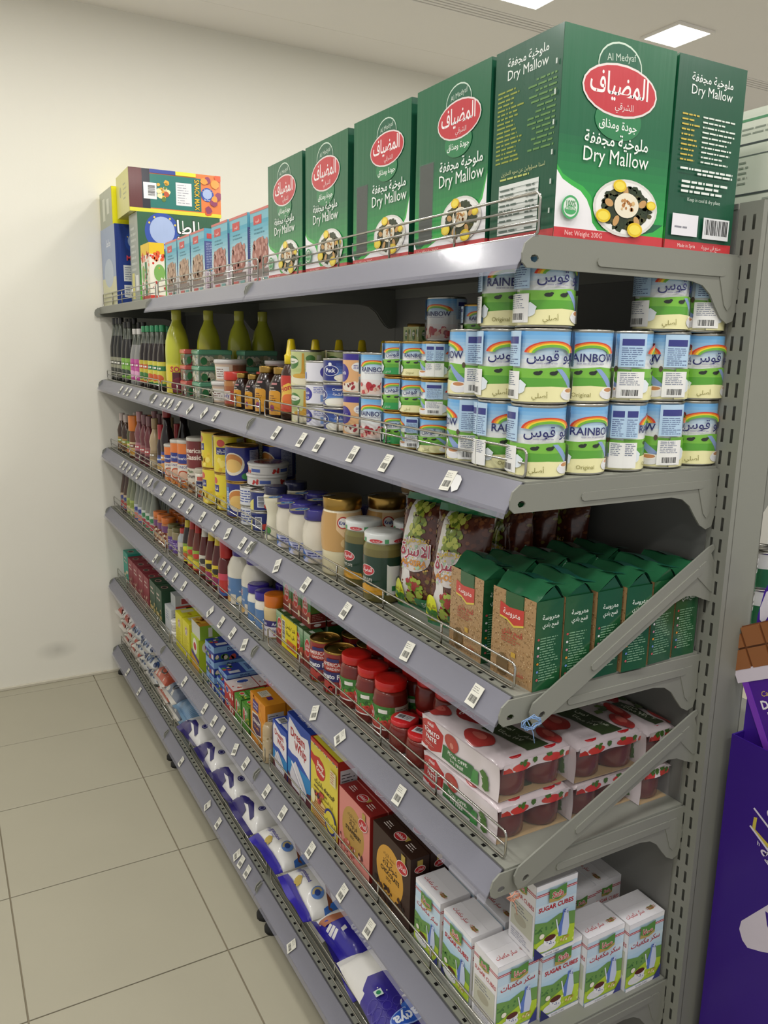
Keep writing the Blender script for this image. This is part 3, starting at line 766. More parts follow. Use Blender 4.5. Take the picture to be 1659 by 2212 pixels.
# ================================================================== second shelf
Z2 = ZS[1]
BOW = ['#d8432c', '#ee8a2a', '#f4d63a', '#74b83f', '#e9f2e0']
def bow(A, cx, cy, r, t, ky=.8):
    for i, c in enumerate(BOW[:4]): A.arc(cx, cy, r-i*t, (r-i*t)*ky, t*1.05, c, .12, PI-.12)
def milk_art(r, h, green=False, dess=False):
    w = 2*PI*r; A = Art(w, h-.008, '#eef0ef'); H = h-.008
    A.grad(0, H*.55, w, H*.45, '#e9eff2', '#6fb0e6', 8)
    for k in range(2):
        cx = w*(.25+.5*k); s = w*.17
        if dess:
            A.r(cx-w*.24, 0, w*.48, H*.38, '#efe7e4')
        else:
            A.poly([(cx-w*.25, H*.2), (cx+w*.25, H*.2), (cx+w*.25, H*.46), (cx+w*.05, H*.5), (cx-w*.1, H*.47), (cx-w*.25, H*.48)], '#7cbc45'); A.r(cx-w*.25, H*.2, w*.5, H*.14, '#5ea53a')
            A.poly([(cx+s*.15, H*.47), (cx+s*.35, H*.47), (cx+s*1.15, H*.2), (cx+s*.75, H*.2)], '#8ea6d6')
            for q in (-.45, .05): A.e(cx+s*q, H*.41, s*.13, H*.028, '#2a2f2a'); A.e(cx+s*q+s*.1, H*.43, s*.06, H*.018, '#2a2f2a')
            A.e(cx+s*.95, H*.47, s*.07, H*.045, '#5a4a3a')
            A.poly([(cx-w*.25, 0), (cx-w*.25, H*.17), (cx-s*.7, H*.21), (cx, H*.225), (cx+s*.9, H*.2), (cx+w*.25, H*.15), (cx+w*.25, 0)], '#2f9a50' if green else '#f0ebb4')
        bow(A, cx, H*.68, s*.92, s*.085, H*.2/s)
        if k == 0: A.t('RAINBOW', cx, H*.575, H*.12, '#2c2f6a', maxw=w*.36, bold=.012)
        else: A.t('ابو قوس', cx, H*.585, H*.15, '#2c2f6a', maxw=w*.36, bold=.03)
        A.lines(cx-s*.5, H*.53, s, H*.03, 1, '#a9a9bd', .5, seed=k)
        if dess:
            A.e(cx, H*.14, s*.95, H*.12, '#e4cfc4'); A.blobs(cx-s*.8, H*.05, s*1.6, H*.24, 18, s*.1, s*.2, ['#b8323a', '#c94f50', '#e3b9a4', '#8f2a30'], 4+k)
        else:
            A.e(cx+s*.75, H*.11, s*.42, H*.085, '#e9e9ec'); A.e(cx+s*.75, H*.16, s*.34, H*.045, '#f6f4f0'); A.e(cx+s*.75, H*.165, s*.24, H*.03, '#c98a5a')
            if green: A.t('للشاي', cx-s*.45, H*.06, H*.06, '#dfeadf', maxw=s*.5, bold=0)
            elif k == 0: A.t('Original', cx-s*.3, H*.06, H*.062, '#8f8a4a', maxw=s*1.0, bold=0)
            else: A.t('أصلي', cx-s*.35, H*.06, H*.07, '#8f8a4a', maxw=s*.8, bold=0)
            A.blobs(cx-s*1.02, H*.19, s*.12, H*.03, 1, s*.22, s*.24, ['#e6eef4'], 3, 12); A.r(cx-s*1.2, H*.04, s*.14, H*.08, '#4a7fc0')
    for k in range(2):                                   # information panels between the two fronts
        x = w*(.425+.5*k) if k == 0 else 0; ww = w*.15
        for xx, wd in (((x, ww),) if k == 0 else ((0, w*.075), (w*.925, w*.075))):
            A.r(xx, H*.5, wd, H*.5, '#b9d6ef'); A.r(xx, H*.03, wd, H*.4, '#f1f1ee'); A.r(xx+wd*.1, H*.82, wd*.8, H*.1, '#3a3f86')
            A.lines(xx+wd*.1, H*.52, wd*.85, H*.28, 9, '#5d6f9a', .35, seed=5+k); A.lines(xx+wd*.1, H*.22, wd*.85, H*.2, 7, '#6a7590', .35, seed=8)
            if k == 0: A.bar(xx+wd*.12, H*.04, wd*.7, H*.13, '#f1f1ee')
    return A
def rot_for(k):   # which side of the can faces the aisle: 0 arabic front, 1 english front, 2 / 3 information panels
    return FR+[-PI/2, PI/2, 0, PI][k]
RB, HB = .0385, .1032
BIG = can(RB, HB, milk_art(RB, HB), 'tin', False)
GB = 'large milk cans with a rainbow'
rr = random.Random(5)
# seen from the open end the cans show their -y side; face = world angle of the side turned there
def milk(x, y, lay, face, where):
    rz = {'a': -PI/2, 'e': PI/2, 'i': 0, 'j': PI}[face]+rr.uniform(-.25, .25)-.35
    place(BIG, 'milk_can', 'large milk can with a rainbow, %s, %s layer' % (where, LAY[3][lay]), 'can', GB,
          (x+rr.uniform(-.0004, .0004), y+rr.uniform(-.0004, .0004), Z2+lay*HB+.0002*lay), rz)
faces = ['aejia', 'aeiia', 'a--ai']
for lay in range(3):
    for i in range(5):
        if faces[lay][i] == '-': continue
        milk(0.052+.0797*i+(.012 if lay == 2 else 0)*(i > 2)*-1, .044, lay, faces[lay][i], 'end row, %s from the guard' % ORD(i))
for j, fs in ((1, ('e', 'a', 'e')), (2, ('i', 'i', None))):
    for lay in range(3):
        if fs[lay]: milk(.052, .044+.082*j, lay, fs[lay], 'beside the guard, %s column' % ORD(j))
for lay in range(2):
    for i in (1, 2, 3): milk(.052+.0797*i, .126, lay, 'ea'[i % 2], 'inner row, %s from the guard' % ORD(i))
RS_, HS_ = .028, .0625
SM = [can(RS_, HS_, milk_art(RS_, HS_, gr), 'tin' if 0 else 'gold_tin', True) for gr in (False, True)]
for i, (y, gr, fs) in enumerate(((.304, 0, 'aij'), (.368, 0, 'iae'), (.432, 1, 'eaa'))):
    for lay in range(3):
        place(SM[gr], 'small_milk_can', 'small %s milk can with a rainbow, %s stack from the large cans, %s' % ('green' if gr else 'cream', ORD(i), LAY[3][lay]), 'can', 'small milk cans with a rainbow',
              (.048, y, Z2+lay*HS_), {'a': -PI/2, 'e': PI/2, 'i': 0, 'j': PI}[fs[lay]]-.75)
for lay in range(4): place(SM[0], 'small_milk_can', 'small cream milk can with a rainbow, stacked behind the front cans, %s' % LAY[4][lay], 'can', 'small milk cans with a rainbow', (.122, .29, Z2+lay*HS_), PI/2-.6)
for lay in range(3): place(SM[lay % 2], 'small_milk_can', 'small milk can with a rainbow in the stack under the big lone can, %s' % LAY[3][lay], 'can', 'small milk cans with a rainbow', (.13, .40, Z2+lay*HS_), 1)
CND = can(.0365, .083, milk_art(.0365, .083, False, True), 'tin')
stack(CND, 2, .083, .056, .520, Z2, 'dessert_milk_can', 'tin of sweet milk with a red berry dessert', 'can', 'berry dessert milk tins', 'front row', -.95, rots=[.6, .75])
place(CND, 'dessert_milk_can', 'lone tin of sweet milk turned back to front on top of small cans', 'can', 'berry dessert milk tins', (.17, .47, Z2+.1876), -PI/2+PI/2+.4)
def nest_art(r, h):
    w = 2*PI*r; H = h-.008; A = Art(w, H, '#e6b27c'); A.r(0, H*.84, w, H*.16, '#3d2f8f')
    for k in range(2):
        cx = w*(.25+.5*k); A.e(cx-w*.09, H*.5, w*.09, H*.24, '#3d2f8f'); A.t('Nestlé', cx-w*.09, H*.46, H*.09, '#eee9f4', maxw=w*.14); A.e(cx+w*.1, H*.66, w*.07, H*.12, '#f0ece6'); A.lines(cx+w*.05, H*.6, w*.1, H*.12, 3, '#5a4fa0', .4)
        A.e(cx+w*.04, H*.14, w*.13, H*.12, '#eadfce'); A.blobs(cx-w*.06, H*.1, w*.18, H*.16, 12, w*.012, w*.022, ['#a8323a', '#7a2a2c', '#f0e6d8'], 3)
    return A
stack(can(.0355, .083, nest_art(.0355, .083)), 2, .083, .056, .600, Z2, 'condensed_milk_can', 'orange and purple tin of condensed milk', 'can', 'orange and purple tins', None, rots=[.5, .4])
def cream_art(r, h, blue):
    w = 2*PI*r; H = h-.008; A = Art(w, H, '#22307f' if blue else '#e9e8f0')
    for k in range(2):
        cx = w*(.25+.5*k)
        if blue:
            A.grad(cx-w*.05, H*.3, w*.25, H*.7, '#5b86cf', '#22307f', 5); A.e(cx+w*.08, H*.16, w*.15, H*.22, '#ecebd9'); A.e(cx+w*.06, H*.2, w*.1, H*.12, '#f6f5ea')
            A.e(cx-w*.11, H*.5, w*.085, H*.26, '#dfe4f2'); A.e(cx-w*.11, H*.5, w*.078, H*.23, '#22307f'); A.t('Puck', cx-w*.11, H*.42, H*.2, '#f0f2f8', maxw=w*.13, bold=.03); A.e(cx-w*.11, H*.8, w*.02, H*.09, '#f0f2f8', n=8)
            A.t('Cream', cx+w*.08, H*.72, H*.14, '#e6ebf6', maxw=w*.16); A.t('قشطة', cx+w*.08, H*.5, H*.14, '#e6ebf6', maxw=w*.14)
        else:
            A.e(cx-w*.1, H*.5, w*.085, H*.36, '#3a3596'); A.t('Nestlé', cx-w*.1, H*.5, H*.15, '#eceaf6', maxw=w*.14); A.t('قشطة', cx-w*.1, H*.25, H*.14, '#eceaf6', maxw=w*.1)
            A.lines(cx+w*.0, H*.55, w*.16, H*.36, 4, '#7f86c4', .4); A.r(cx+w*.07, H*.12, w*.08, H*.36, '#7f9fd6')
    return A
stack(can(.0365, .0505, cream_art(.0365, .0505, True)), 3, .0505, .056, .690, Z2, 'cream_can', 'dark blue tin of cream', 'can', 'blue cream tins', None, rots=[.5, .45, 1.2])
stack(can(.0365, .048, cream_art(.0365, .048, False)), 3, .048, .056, .782, Z2, 'cream_can', 'white and violet tin of cream', 'can', 'white cream tins', None, rots=[.55, .6, 2.2])
def caramel_art(r, h):
    w = 2*PI*r; H = h-.008; A = Art(w, H, '#c3cb8c'); A.grad(0, 0, w, H*.5, '#e2dfb0', '#b9c47e', 5)
    for k in range(2):
        cx = w*(.25+.5*k); A.e(cx-w*.06, H*.68, w*.085, H*.2, '#4f7d3e'); A.e(cx-w*.06, H*.72, w*.08, H*.08, '#e9e8d6'); A.t('Greens', cx-w*.06, H*.68, H*.06, '#2f5a2c', maxw=w*.13)
        A.e(cx+w*.14, H*.8, w*.045, H*.1, '#4f7d3e'); A.r(cx+w*.2, H*.6, w*.06, H*.3, '#e3e2cc'); A.poly([(cx+w*.06, H*.95), (cx+w*.08, H*.95), (cx+w*.085, H*.4), (cx+w*.1, H*.3), (cx+w*.03, H*.3), (cx+w*.055, H*.42)], '#c9962e')
        A.e(cx+w*.05, H*.18, w*.13, H*.16, '#ebe4c8'); A.e(cx+w*.05, H*.28, w*.1, H*.07, '#d6a845')
    return A
CAR = can(.0385, .083, caramel_art(.0385, .083))
stack(CAR, 2, .083, .058, .866, Z2, 'caramel_tin', 'pale green tin of caramel', 'can', 'pale green tins', 'front row', rots=[.5, .45])
stack(CAR, 2, .083, .142, .86, Z2, 'caramel_tin', 'pale green tin of caramel', 'can', 'pale green tins', 'second row', rots=[.3, .9])
place(carton(.06, .06, .05, caramel_art(.0095, .058), caramel_art(.0095, .058), None, None, None, '#a3a878'), 'spread_box', 'small olive green box behind the lone tin of sweet milk', 'box', None, (.15, .565, Z2+.1665), FR)
stack(CAR, 2, .083, .18, .575, Z2, 'caramel_tin', 'pale green tin of caramel', 'can', 'pale green tins', 'under the olive green box', rots=[.3, .9])
# honey squeeze bottles
hp = [(.02, 0), (.0255, .004), (.026, .03), (.0235, .06), (.0255, .09), (.024, .112), (.016, .128), (.014, .134)]
hA = Art(.09, .085, '#e9b23a'); hA.e(.045, .05, .035, .05, '#f0c24e'); hA.poly([(.0, .06), (.02, .085), (.06, .085), (.09, .06), (.09, .05), (.045, .068), (0, .048)], '#c63a2e'); hA.t('Honey', .045, .052, .013, '#c23a3a', rot=.3, bold=.03); hA.r(.0, 0, .09, .018, '#c94a34'); hA.e(.045, .03, .02, .012, '#e6783a')
HON = jar(hp, '#3a2012', None, (hA, .02, FR+.9), m='print_gloss')+[('cap', G().lathe([(.0165, .132), (.0165, .152), (.0125, .156), (.0085, .186), (.006, .19), (.0005, .19)], '#f2d51e', seg=20).me('cap', 'print_gloss'))]
for i, x in enumerate((.052, .113, .174, .235, .296)): place(HON, 'honey_bottle', 'honey squeeze bottle with a yellow cone cap, %s in from the wire guard' % ORD(i), 'bottle', 'honey squeeze bottles', (x, .952-.004*i, Z2))
# dark syrup jars
def syrup(r, h, sx):
    p = [(r*.9, 0), (r, .004), (r*1.02, h*.3), (r*.98, h*.62), (r*.72, h*.8), (r*.6, h*.84), (r*.6, h*.88)]
    A = Art(r*1.15, h*.66, '#22160f'); A.r(0, 0, A.w, A.h*.66, '#d99a26'); A.e(A.w/2, A.h*.66, A.w/2, A.h*.08, '#d99a26'); A.r(A.w*.25, A.h*.9, A.w*.5, A.h*.06, '#c98a8a'); A.lines(A.w*.2, A.h*.4, A.w*.6, A.h*.2, 3, '#7a4a16', .4); A.e(A.w*.4, A.h*.2, A.w*.2, A.h*.1, '#8f3f6a'); A.lines(A.w*.2, A.h*.7, A.w*.6, A.h*.15, 2, '#b9b0a4', .4)
    return jar(p, '#2a130c', (r*.66, h*.86, h, '#b98a3e'), (A, h*.06, FR-.1), lidm='gold_tin')
SY = [syrup(.027, .097, 1), syrup(.036, .122, 1)]
for i, (y, k) in enumerate(((1.305, 0), (1.215, 0), (1.122, 1), (1.022, 1))): place(SY[k], 'syrup_jar', '%s dark syrup jar with a gold cap, %s' % ('small' if k == 0 else 'large', ['beside the red lidded jar', 'beside a large syrup jar', 'beside a small syrup jar', 'beside the honey bottle'][i]), 'jar', 'dark syrup jars', (.056+.004*k, y, Z2), FR+.5)
place(SY[1], 'syrup_jar', 'large dark syrup jar standing on a tin behind the caramel tins', 'jar', 'dark syrup jars', (.31, .80, Z2+.083), FR+.5, sc=(1.1, 1.1, 1.2))
place(CAR, 'caramel_tin', 'pale green tin of caramel under the raised syrup jar', 'can', 'pale green tins', (.31, .80, Z2))
# red lidded jar, halva tubs, boxed sweets
pA = Art(.2, .05, '#b5442e'); pA.r(0, .038, .2, .012, '#a05a2a')
for k in range(3): pA.r(.01+.065*k, .012, .05, .024, '#d9c9c0'); pA.t('Goody', .035+.065*k, .018, .012, '#2c3f90', maxw=.045)
RJ = jar([(.03, 0), (.034, .004), (.034, .068), (.03, .074), (.03, .078)], '#a9713c', (.0345, .074, .098, '#d0382a'), (pA, .008, FR))
place(RJ, 'peanut_butter_jar', 'peanut butter jar with a red lid beside a small syrup jar', 'jar', 'red lidded jars', (.062, 1.385, Z2)); place(RJ, 'peanut_butter_jar', 'peanut butter jar with a red lid behind the small syrup jars', 'jar', 'red lidded jars', (.15, 1.36, Z2))
hv = Art(.2, .045, '#c9b29a'); hv.r(.02, 0, .05, .045, '#4f9a45'); hv.r(.08, .005, .05, .035, '#dcd8d2'); hv.lines(.084, .008, .042, .028, 4, '#7a5a50', .35); hv.r(.035, .025, .015, .012, '#5a2a20'); hv.r(.14, 0, .06, .045, '#8a5a44')
def tub(r, h, A, lc='#d9d6d2', bc='#c4ada0'): return jar([(r*.84, 0), (r*.88, .002), (r*.96, h-.006), (r*.96, h-.003)], bc, (r, h-.012, h, lc), (A, .003, FR+.5))
HT = tub(.05, .064, hv)
place(HT, 'halva_tub', 'white lidded halva tub, lower of two beside the green lidded boxes', 'tub', 'halva tubs', (.085, 1.53, Z2)); place(HT, 'halva_tub', 'white lidded halva tub, upper of two beside the green lidded boxes', 'tub', 'halva tubs', (.095, 1.53, Z2+.0645))
place(HT, 'halva_tub', 'white lidded halva tub, lower of two behind the syrup jars', 'tub', 'halva tubs', (.215, 1.42, Z2)); place(HT, 'halva_tub', 'white lidded halva tub, upper of two behind the syrup jars', 'tub', 'halva tubs', (.215, 1.42, Z2+.0645))
def sweetbox(w, d, h, lid, fill, seed):
    g = G(); A = Art(w, h*.7); A.r(0, 0, w, h*.7, '#6f8a76'); A.blobs(w*.08, h*.05, w*.84, h*.5, 26, .005, .01, fill, seed); A.r(w*.55, h*.1, w*.35, h*.35, '#c9cbc4'); A.lines(w*.57, h*.12, w*.3, h*.3, 4, '#6a6a62', .35)
    A2 = Art(d, h*.7, '#7a917f'); A2.blobs(d*.06, h*.05, d*.88, h*.5, 34, .005, .01, fill, seed+1); A2.e(d*.16, h*.3, d*.1, h*.25, '#3d7a4c')
    g.box(-w/2, w/2, 0, d, 0, h*.7, '#7d9683', bev=.003); g.art(A, (-w/2, 0, 0), (1, 0, 0), (0, 0, 1)); g.art(A2, (w/2, 0, 0), (0, 1, 0), (0, 0, 1))
    l = G().box(-w/2-.003, w/2+.003, -.003, d+.003, h*.7, h, lid, bev=.003); l.box(-w/2+.006, w/2-.006, .006, d-.006, h, h+.001, lid)
    return [('tray', g.me('sweet_tray', 'print_gloss')), ('lid', l.me('lid', 'print_gloss'))]
GBX = sweetbox(.08, .108, .05, '#6fae8c', ['#cfc7ae', '#b9ad8e', '#8d8f70', '#e0dac4'], 3)
stack(GBX, 3, .0515, .06, 1.775, Z2, 'sweet_box', 'clear box of pale sweets with a green lid', 'box', 'green lidded sweet boxes', 'front row')
stack(GBX, 3, .0515, .185, 1.69, Z2, 'sweet_box', 'clear box of pale sweets with a green lid', 'box', 'green lidded sweet boxes', 'second row')
RBX = sweetbox(.062, .085, .05, '#d0605a', ['#7a3038', '#94464a', '#5a242c', '#a98a84'], 8)
stack(RBX, 3, .0515, .045, 1.872, Z2, 'sweet_box', 'small box of dark red sweets with a red lid', 'box', 'red lidded sweet boxes', None)
# big lemon bottles
lp = [(.036, 0), (.0405, .006), (.041, .10), (.0395, .104), (.041, .108), (.041, .15), (.039, .18), (.03, .215), (.018, .24), (.0155, .25), (.0155, .255)]
lA = Art(.24, .095, '#e3cf3a')
for k in range(2): lA.r(.02+.12*k, .0, .075, .07, '#5a2430'); lA.t('SOHAT', .055+.12*k, .072, .018, '#c23a4a', maxw=.09, bold=.04); lA.e(.045+.12*k, .025, .03, .028, '#7a2a3a'); lA.e(.085+.12*k, .03, .02, .025, '#e9a23a')
LEM = jar(lp, '#c6ca3e', (.0165, .25, .283, '#c9c852'), (lA, .004, FR+.3))
for i, (x, y) in enumerate(((.057, 1.985), (.145, 1.905), (.235, 1.85), (.32, 1.85))): place(LEM, 'lemon_bottle', 'large yellow lemon juice bottle, %s in from the wire guard' % ORD(i), 'bottle', 'lemon juice bottles', (x, y, Z2))
# slim glass bottles towards the wall
def slim(r, h, glass, liquid_h, lab, cap, lw=.6, lz=.02, lh=.085, m='print_gloss', neck=.42):
    p = [(r*.9, 0), (r, .004), (r, h*.45), (r*.94, h*.55), (r*.6, h*.72), (r*.42, h*.82), (r*.4, h*.93)]
    cols = [glass if z < liquid_h*h else '#5a5f55' for _, z in p[1:]]
    A = Art(2*PI*r*lw, lh, lab[0]); A.r(0, lh*.62, A.w, lh*.2, lab[1]); A.e(A.w/2, lh*.3, A.w*.22, lh*.16, lab[2]); A.lines(A.w*.15, lh*.66, A.w*.7, lh*.12, 1, '#f0eee6', .6); A.r(0, 0, A.w, lh*.08, lab[1])
    return jar(p, cols, (r*.46, h*.9, h, cap), (A, lz, FR), seg=20)
SL = [('dark cordial bottle with a green and yellow label', '#20130f', ('#d8cf4a', '#2f7a44', '#d0602e'), '#2f8a5c', .235, .024, (2.13, 2.2, 2.275)),
      ('dark grape cordial bottle with an orange label', '#1c100f', ('#c9b83a', '#c05a2e', '#3f7a3c'), '#3f8f60', .235, .024, (2.35, 2.42)),
      ('rose water bottle with a pink label and white cap', '#8f8f8c', ('#c4569c', '#b23a86', '#e3a8cc'), '#d9d6d0', .225, .0245, (2.50, 2.58)),
      ('dark vinegar bottle with a lime green label', '#1e1c1a', ('#86b84a', '#6aa038', '#3a4a3a'), '#3a3a38', .255, .024, (2.68, 2.76)),
      ('dark olive oil bottle with a narrow pale label', '#191a17', ('#8f8f7a', '#55564a', '#3a3c34'), '#2c2c2a', .275, .025, (2.85, 2.92, 2.99))]
for d, gl, lb, cp, h, r, ys in SL:
    P = slim(r, h, gl, .8, lb, cp)
    for i, y in enumerate(ys):
        place(P, 'glass_bottle', d+(', %s from the wall' % ORD(len(ys)-1-i) if len(ys) > 1 else ''), 'bottle', 'slim bottles by the wall', (.045, y, Z2), FR+.4)
        place(P, 'glass_bottle', d+', in the second row', 'bottle', 'slim bottles by the wall', (.105, y+.01, Z2), FR+.4)

# ================================================================== third shelf
Z3 = ZS[2]
# bulgur brick packs
BW, BD, BH = .098, .052, .138
def flag(A, cx, cy, w, h, t='مهروسة'):
    A.poly([(cx-w/2, cy-h*.25), (cx-w/2, cy+h*.55), (cx-w*.1, cy+h*.4), (cx+w/2, cy+h*.5), (cx+w/2, cy-h*.35), (cx+w*.1, cy-h*.55), (cx-w*.2, cy-h*.3)], '#d8c04a')
    A.poly([(cx-w/2, cy-h*.15), (cx-w/2, cy+h*.55), (cx-w*.1, cy+h*.4), (cx+w/2, cy+h*.5), (cx+w/2, cy-h*.25), (cx+w*.1, cy-h*.44), (cx-w*.2, cy-h*.2)], '#c23a34')
    A.t(t, cx, cy-h*.02, h*.3, '#f2e6e0', maxw=w*.85, bold=.03)
A = Art(BW, BH, '#2a5a35'); A.r(.0, 0, .03, BH, '#a9865c'); A.r(BW-.026, 0, .026, BH, '#a9865c'); A.r(0, 0, BW, BH*.66, '#a9865c'); A.poly([(.03, BH), (BW-.026, BH), (BW-.026, BH*.72), (BW*.55, BH*.64), (.03, BH*.7)], '#2a5a35')
A.blobs(0, 0, BW, BH*.98, 700, .0006, .0014, ['#8a6840', '#c2a274', '#75562f', '#d3b88c'], 2, 5)
A.r(.031, BH*.72, BW-.058, BH*.28, '#2a5a35'); flag(A, BW*.47, BH*.74, BW*.56, BH*.22)
A.t('قمح بلدي', BW*.5, BH*.53, .009, '#b8463a', maxw=BW*.5); A.lines(BW*.25, BH*.42, BW*.5, BH*.09, 3, '#a8543c', .4, seed=4); A.r(BW*.5, BH*.28, .01, .008, '#c8a03a'); A.e(BW*.3, BH*.15, .014, .018, '#6f5530'); A.t('خشن', BW*.7, BH*.1, .008, '#b8463a')
Asd = Art(BD, BH, '#1f5230'); Asd.t('مهروسة', BD*.55, BH*.79, .0075, '#dbe6da', maxw=BD*.7, bold=.02); Asd.t('قمح بلدي', BD*.55, BH*.71, .006, '#dbe6da', maxw=BD*.6); Asd.lines(BD*.2, BH*.1, BD*.7, BH*.5, 17, '#7fa886', .35, seed=6)
for k, c in enumerate(('#b84a4a', '#d9d9d9', '#c08a9a', '#d08a2a', '#6a86c0', '#b85a5a')): Asd.e(BD*.13, BH*(.58-.09*k), .0022, .002, c, n=8)
def bulgur(seed):
    rr = random.Random(seed); g = G().box(-BW/2, BW/2, 0, BD, 0, BH, '#1c4529', bev=.005)
    g.art(A, (-BW/2, 0, 0), (1, 0, 0), (0, 0, 1)); g.art(Asd, (BW/2, 0, 0), (0, 1, 0), (0, 0, 1)); g.art(Asd, (-BW/2, BD, 0), (0, -1, 0), (0, 0, 1))
    t = G(); h1 = BH+.024; k = rr.uniform(-.006, .006); ph = rr.random()*6
    wv = lambda u, v: .0022*math.sin(u*13+ph)*math.sin(v*6+1)
    t.sheet(lambda u, v: ((u-.5)*(BW-.004+.012*v), .002+v*BD*.55, BH-.001+v*.023+wv(u, v)+k*(u-.5)*v), 9, 4, '#235c3c')
    t.sheet(lambda u, v: ((u-.5)*(BW+.008-.010*v), BD*.55+.002+v*BD*.44, h1-.002-v*.022+wv(u, 1-v)+k*(u-.5)*(1-v)), 9, 4, '#1a5644')
    t.sheet(lambda u, v: ((.5-u)*(BW+.008-.010*v), BD*.55+.002+v*BD*.44, h1-.003-v*.022+wv(1-u, 1-v)+k*(.5-u)*(1-v)), 9, 4, '#1a5644')
    for s in (-1, 1): t.face([(s*(BW/2-.002), .003, BH-.001), (s*(BW/2+.003), BD*.55, h1-.003), (s*(BW/2-.002), BD-.002, BH-.001)][::s], '#215a3a')
    f = G().sheet(lambda u, v: ((u-.5)*(BW+.010), BD*.55+v*.024, h1-.0015-.004*v+.002*math.sin(u*9+ph)+k*(u-.5)), 10, 3, '#185a4c').sheet(lambda u, v: ((.5-u)*(BW+.010), BD*.55+v*.024, h1-.003-.004*v+.002*math.sin((1-u)*9+ph)+k*(.5-u)), 10, 3, '#185a4c')
    return [('body', g.me('pack', 'print_film')), ('folded_top', t.me('folded_top', 'print_film')), ('seal', f.me('seal_strip', 'print_film'))]
BUL = [bulgur(k) for k in range(3)]
mx = [(.030, .048, .03), (.088, .049, -.02), (.146, .046, .03), (.206, .043, -.03), (.264, .046, .04), (.324, .05, .0)]
for i, (x, y, a) in enumerate(mx): place(BUL[i % 3], 'grain_pack', 'green grain pack with a red flag logo, end row, %s from the wire guard' % ORD(i), 'pack', 'green grain packs', (x, y, Z3), FR+a)
for i, (x, y, a) in enumerate(((.030, .170, -.05), (.09, .165, .06), (.152, .16, 0), (.214, .16, .05), (.272, .165, -.03))): place(BUL[(i+1) % 3], 'grain_pack', 'green grain pack with a red flag logo, second row, %s from the guard' % ORD(i), 'pack', 'green grain packs', (x, y, Z3), FR+a)
# shiny spice bags
ZW, ZH = .115, .225
def zart():
    A = Art(ZW, ZH-.024, '#5a2f22'); w, h = ZW, ZH-.024
    A.blobs(0, 0, w, h, 240, .002, .006, ['#6b3a26', '#4a241c', '#7d4a2c', '#85702e'], 3, 6)
    A.poly([(w*.1, 0), (w*.22, h*.3), (w*.15, h*.6), (w*.2, h), (w*.36, h), (w*.3, h*.55), (w*.42, h*.25), (w*.4, 0)], '#d9d5cf')
    A.blobs(w*.3, h*.6, w*.3, h*.38, 70, .004, .009, ['#9aa83a', '#7d8f2e', '#b9bf56', '#5d7028'], 5, 6); A.blobs(w*.35, 0, w*.3, h*.27, 60, .004, .009, ['#8fae36', '#a8b84a', '#6f8a2c', '#a83a3a'], 7, 6)
    A.e(w*.47, h*.5, w*.33, h*.16, '#cfc6c0'); A.blobs(w*.2, h*.36, w*.55, h*.3, 80, .0018, .004, ['#d9c04a', '#e8e4d8', '#b9a8c8', '#a8c8a8', '#c89858'], 9, 5)
    A.t('الاسرة', w*.48, h*.49, .024, '#efe6e6', maxw=w*.62, bold=.06); A.t('الاسرة', w*.48, h*.49, .024, '#a8324a', maxw=w*.62, bold=.012)
    A.t('زعتر حلبي', w*.5, h*.62, .011, '#d9b83a', maxw=w*.45, bold=.03); A.t('AL-OSRA', w*.46, h*.40, .011, '#d08a2e', maxw=w*.5, bold=.03)
    A.e(w*.16, h*.12, w*.13, h*.12, '#d9de2c'); A.r(w*.03, 0, w*.26, h*.12, '#d9de2c'); A.t('ملكي اكسترا', w*.16, h*.13, .006, '#8a6a20', maxw=w*.22); A.blobs(w*.06, .005, w*.2, h*.08, 18, .003, .006, ['#5f9a38', '#3f7a30'], 2)
    A.r(w*.5, 0, w*.5, h*.1, '#2d7a4a'); A.t('500g', w*.75, h*.03, .009, '#cfe0cf', bold=0)
    return A
ZB = [bag(ZW, ZH, .062, zart(), None, '#6b3a26', 'print_film', .013, .0022, k, cc='#1f6a3e') for k in range(2)]
for i, (x, y, rx, rz) in enumerate(((.05, .378, -.12, .35), (.05, .262, -.14, .4))): place(ZB[i], 'spice_bag', ['shiny brown spice bag standing next to the pickle jars', 'shiny brown spice bag standing next to the green grain packs'][i], 'bag', 'shiny spice bags', (x, y, Z3+.001), FR+rz, rx)
k = 0
for x in (.165, .235, .305):
    for y in (.285, .405): place(ZB[k % 2], 'spice_bag', 'shiny brown spice bag behind the front ones, %s row in, %s' % (ORD([.165, .235, .305].index(x)+1), 'near the pickles' if y > .3 else 'near the grain packs'), 'bag', 'shiny spice bags', (x, y+(k % 3)*.008, Z3+.001), FR+(-.08, .1, .05)[k % 3], -.06); k += 1
# pickle jars
lo = Art(.2, .008, '#e3e3e0')
for q in range(4): lo.e(.025+.05*q, .004, .014, .0036, '#c23a3e'); lo.t('المضياف', .025+.05*q, .0022, .0034, '#f2e8e6', bold=0); lo.r(.043+.05*q, 0, .008, .008, '#4a9a62')
pa = Art(.20, .075, '#1f3b2c'); pa.poly([(.1, 0), (.1, .062), (.105, .058), (.15, .055), (.2, .058), (.2, 0)], '#d9dad4'); pa.e(.055, .047, .02, .011, '#e4d8d4'); pa.e(.055, .047, .0188, .0098, '#b83238'); pa.t('المضياف', .055, .0445, .0085, '#f4ecec', maxw=.03, bold=.03)
pa.t('FIRST CUTS', .055, .026, .0055, '#e8e6da', maxw=.03); pa.poly([(.03, 0), (.032, .012), (.05, .02), (.07, .016), (.09, .013), (.095, 0)], '#c9921f'); pa.lines(.16, .01, .035, .042, 9, '#7d857c', .35); pa.e(.125, .03, .007, .007, '#8a9a8a'); pa.r(.11, .008, .03, .01, '#2f7a44')
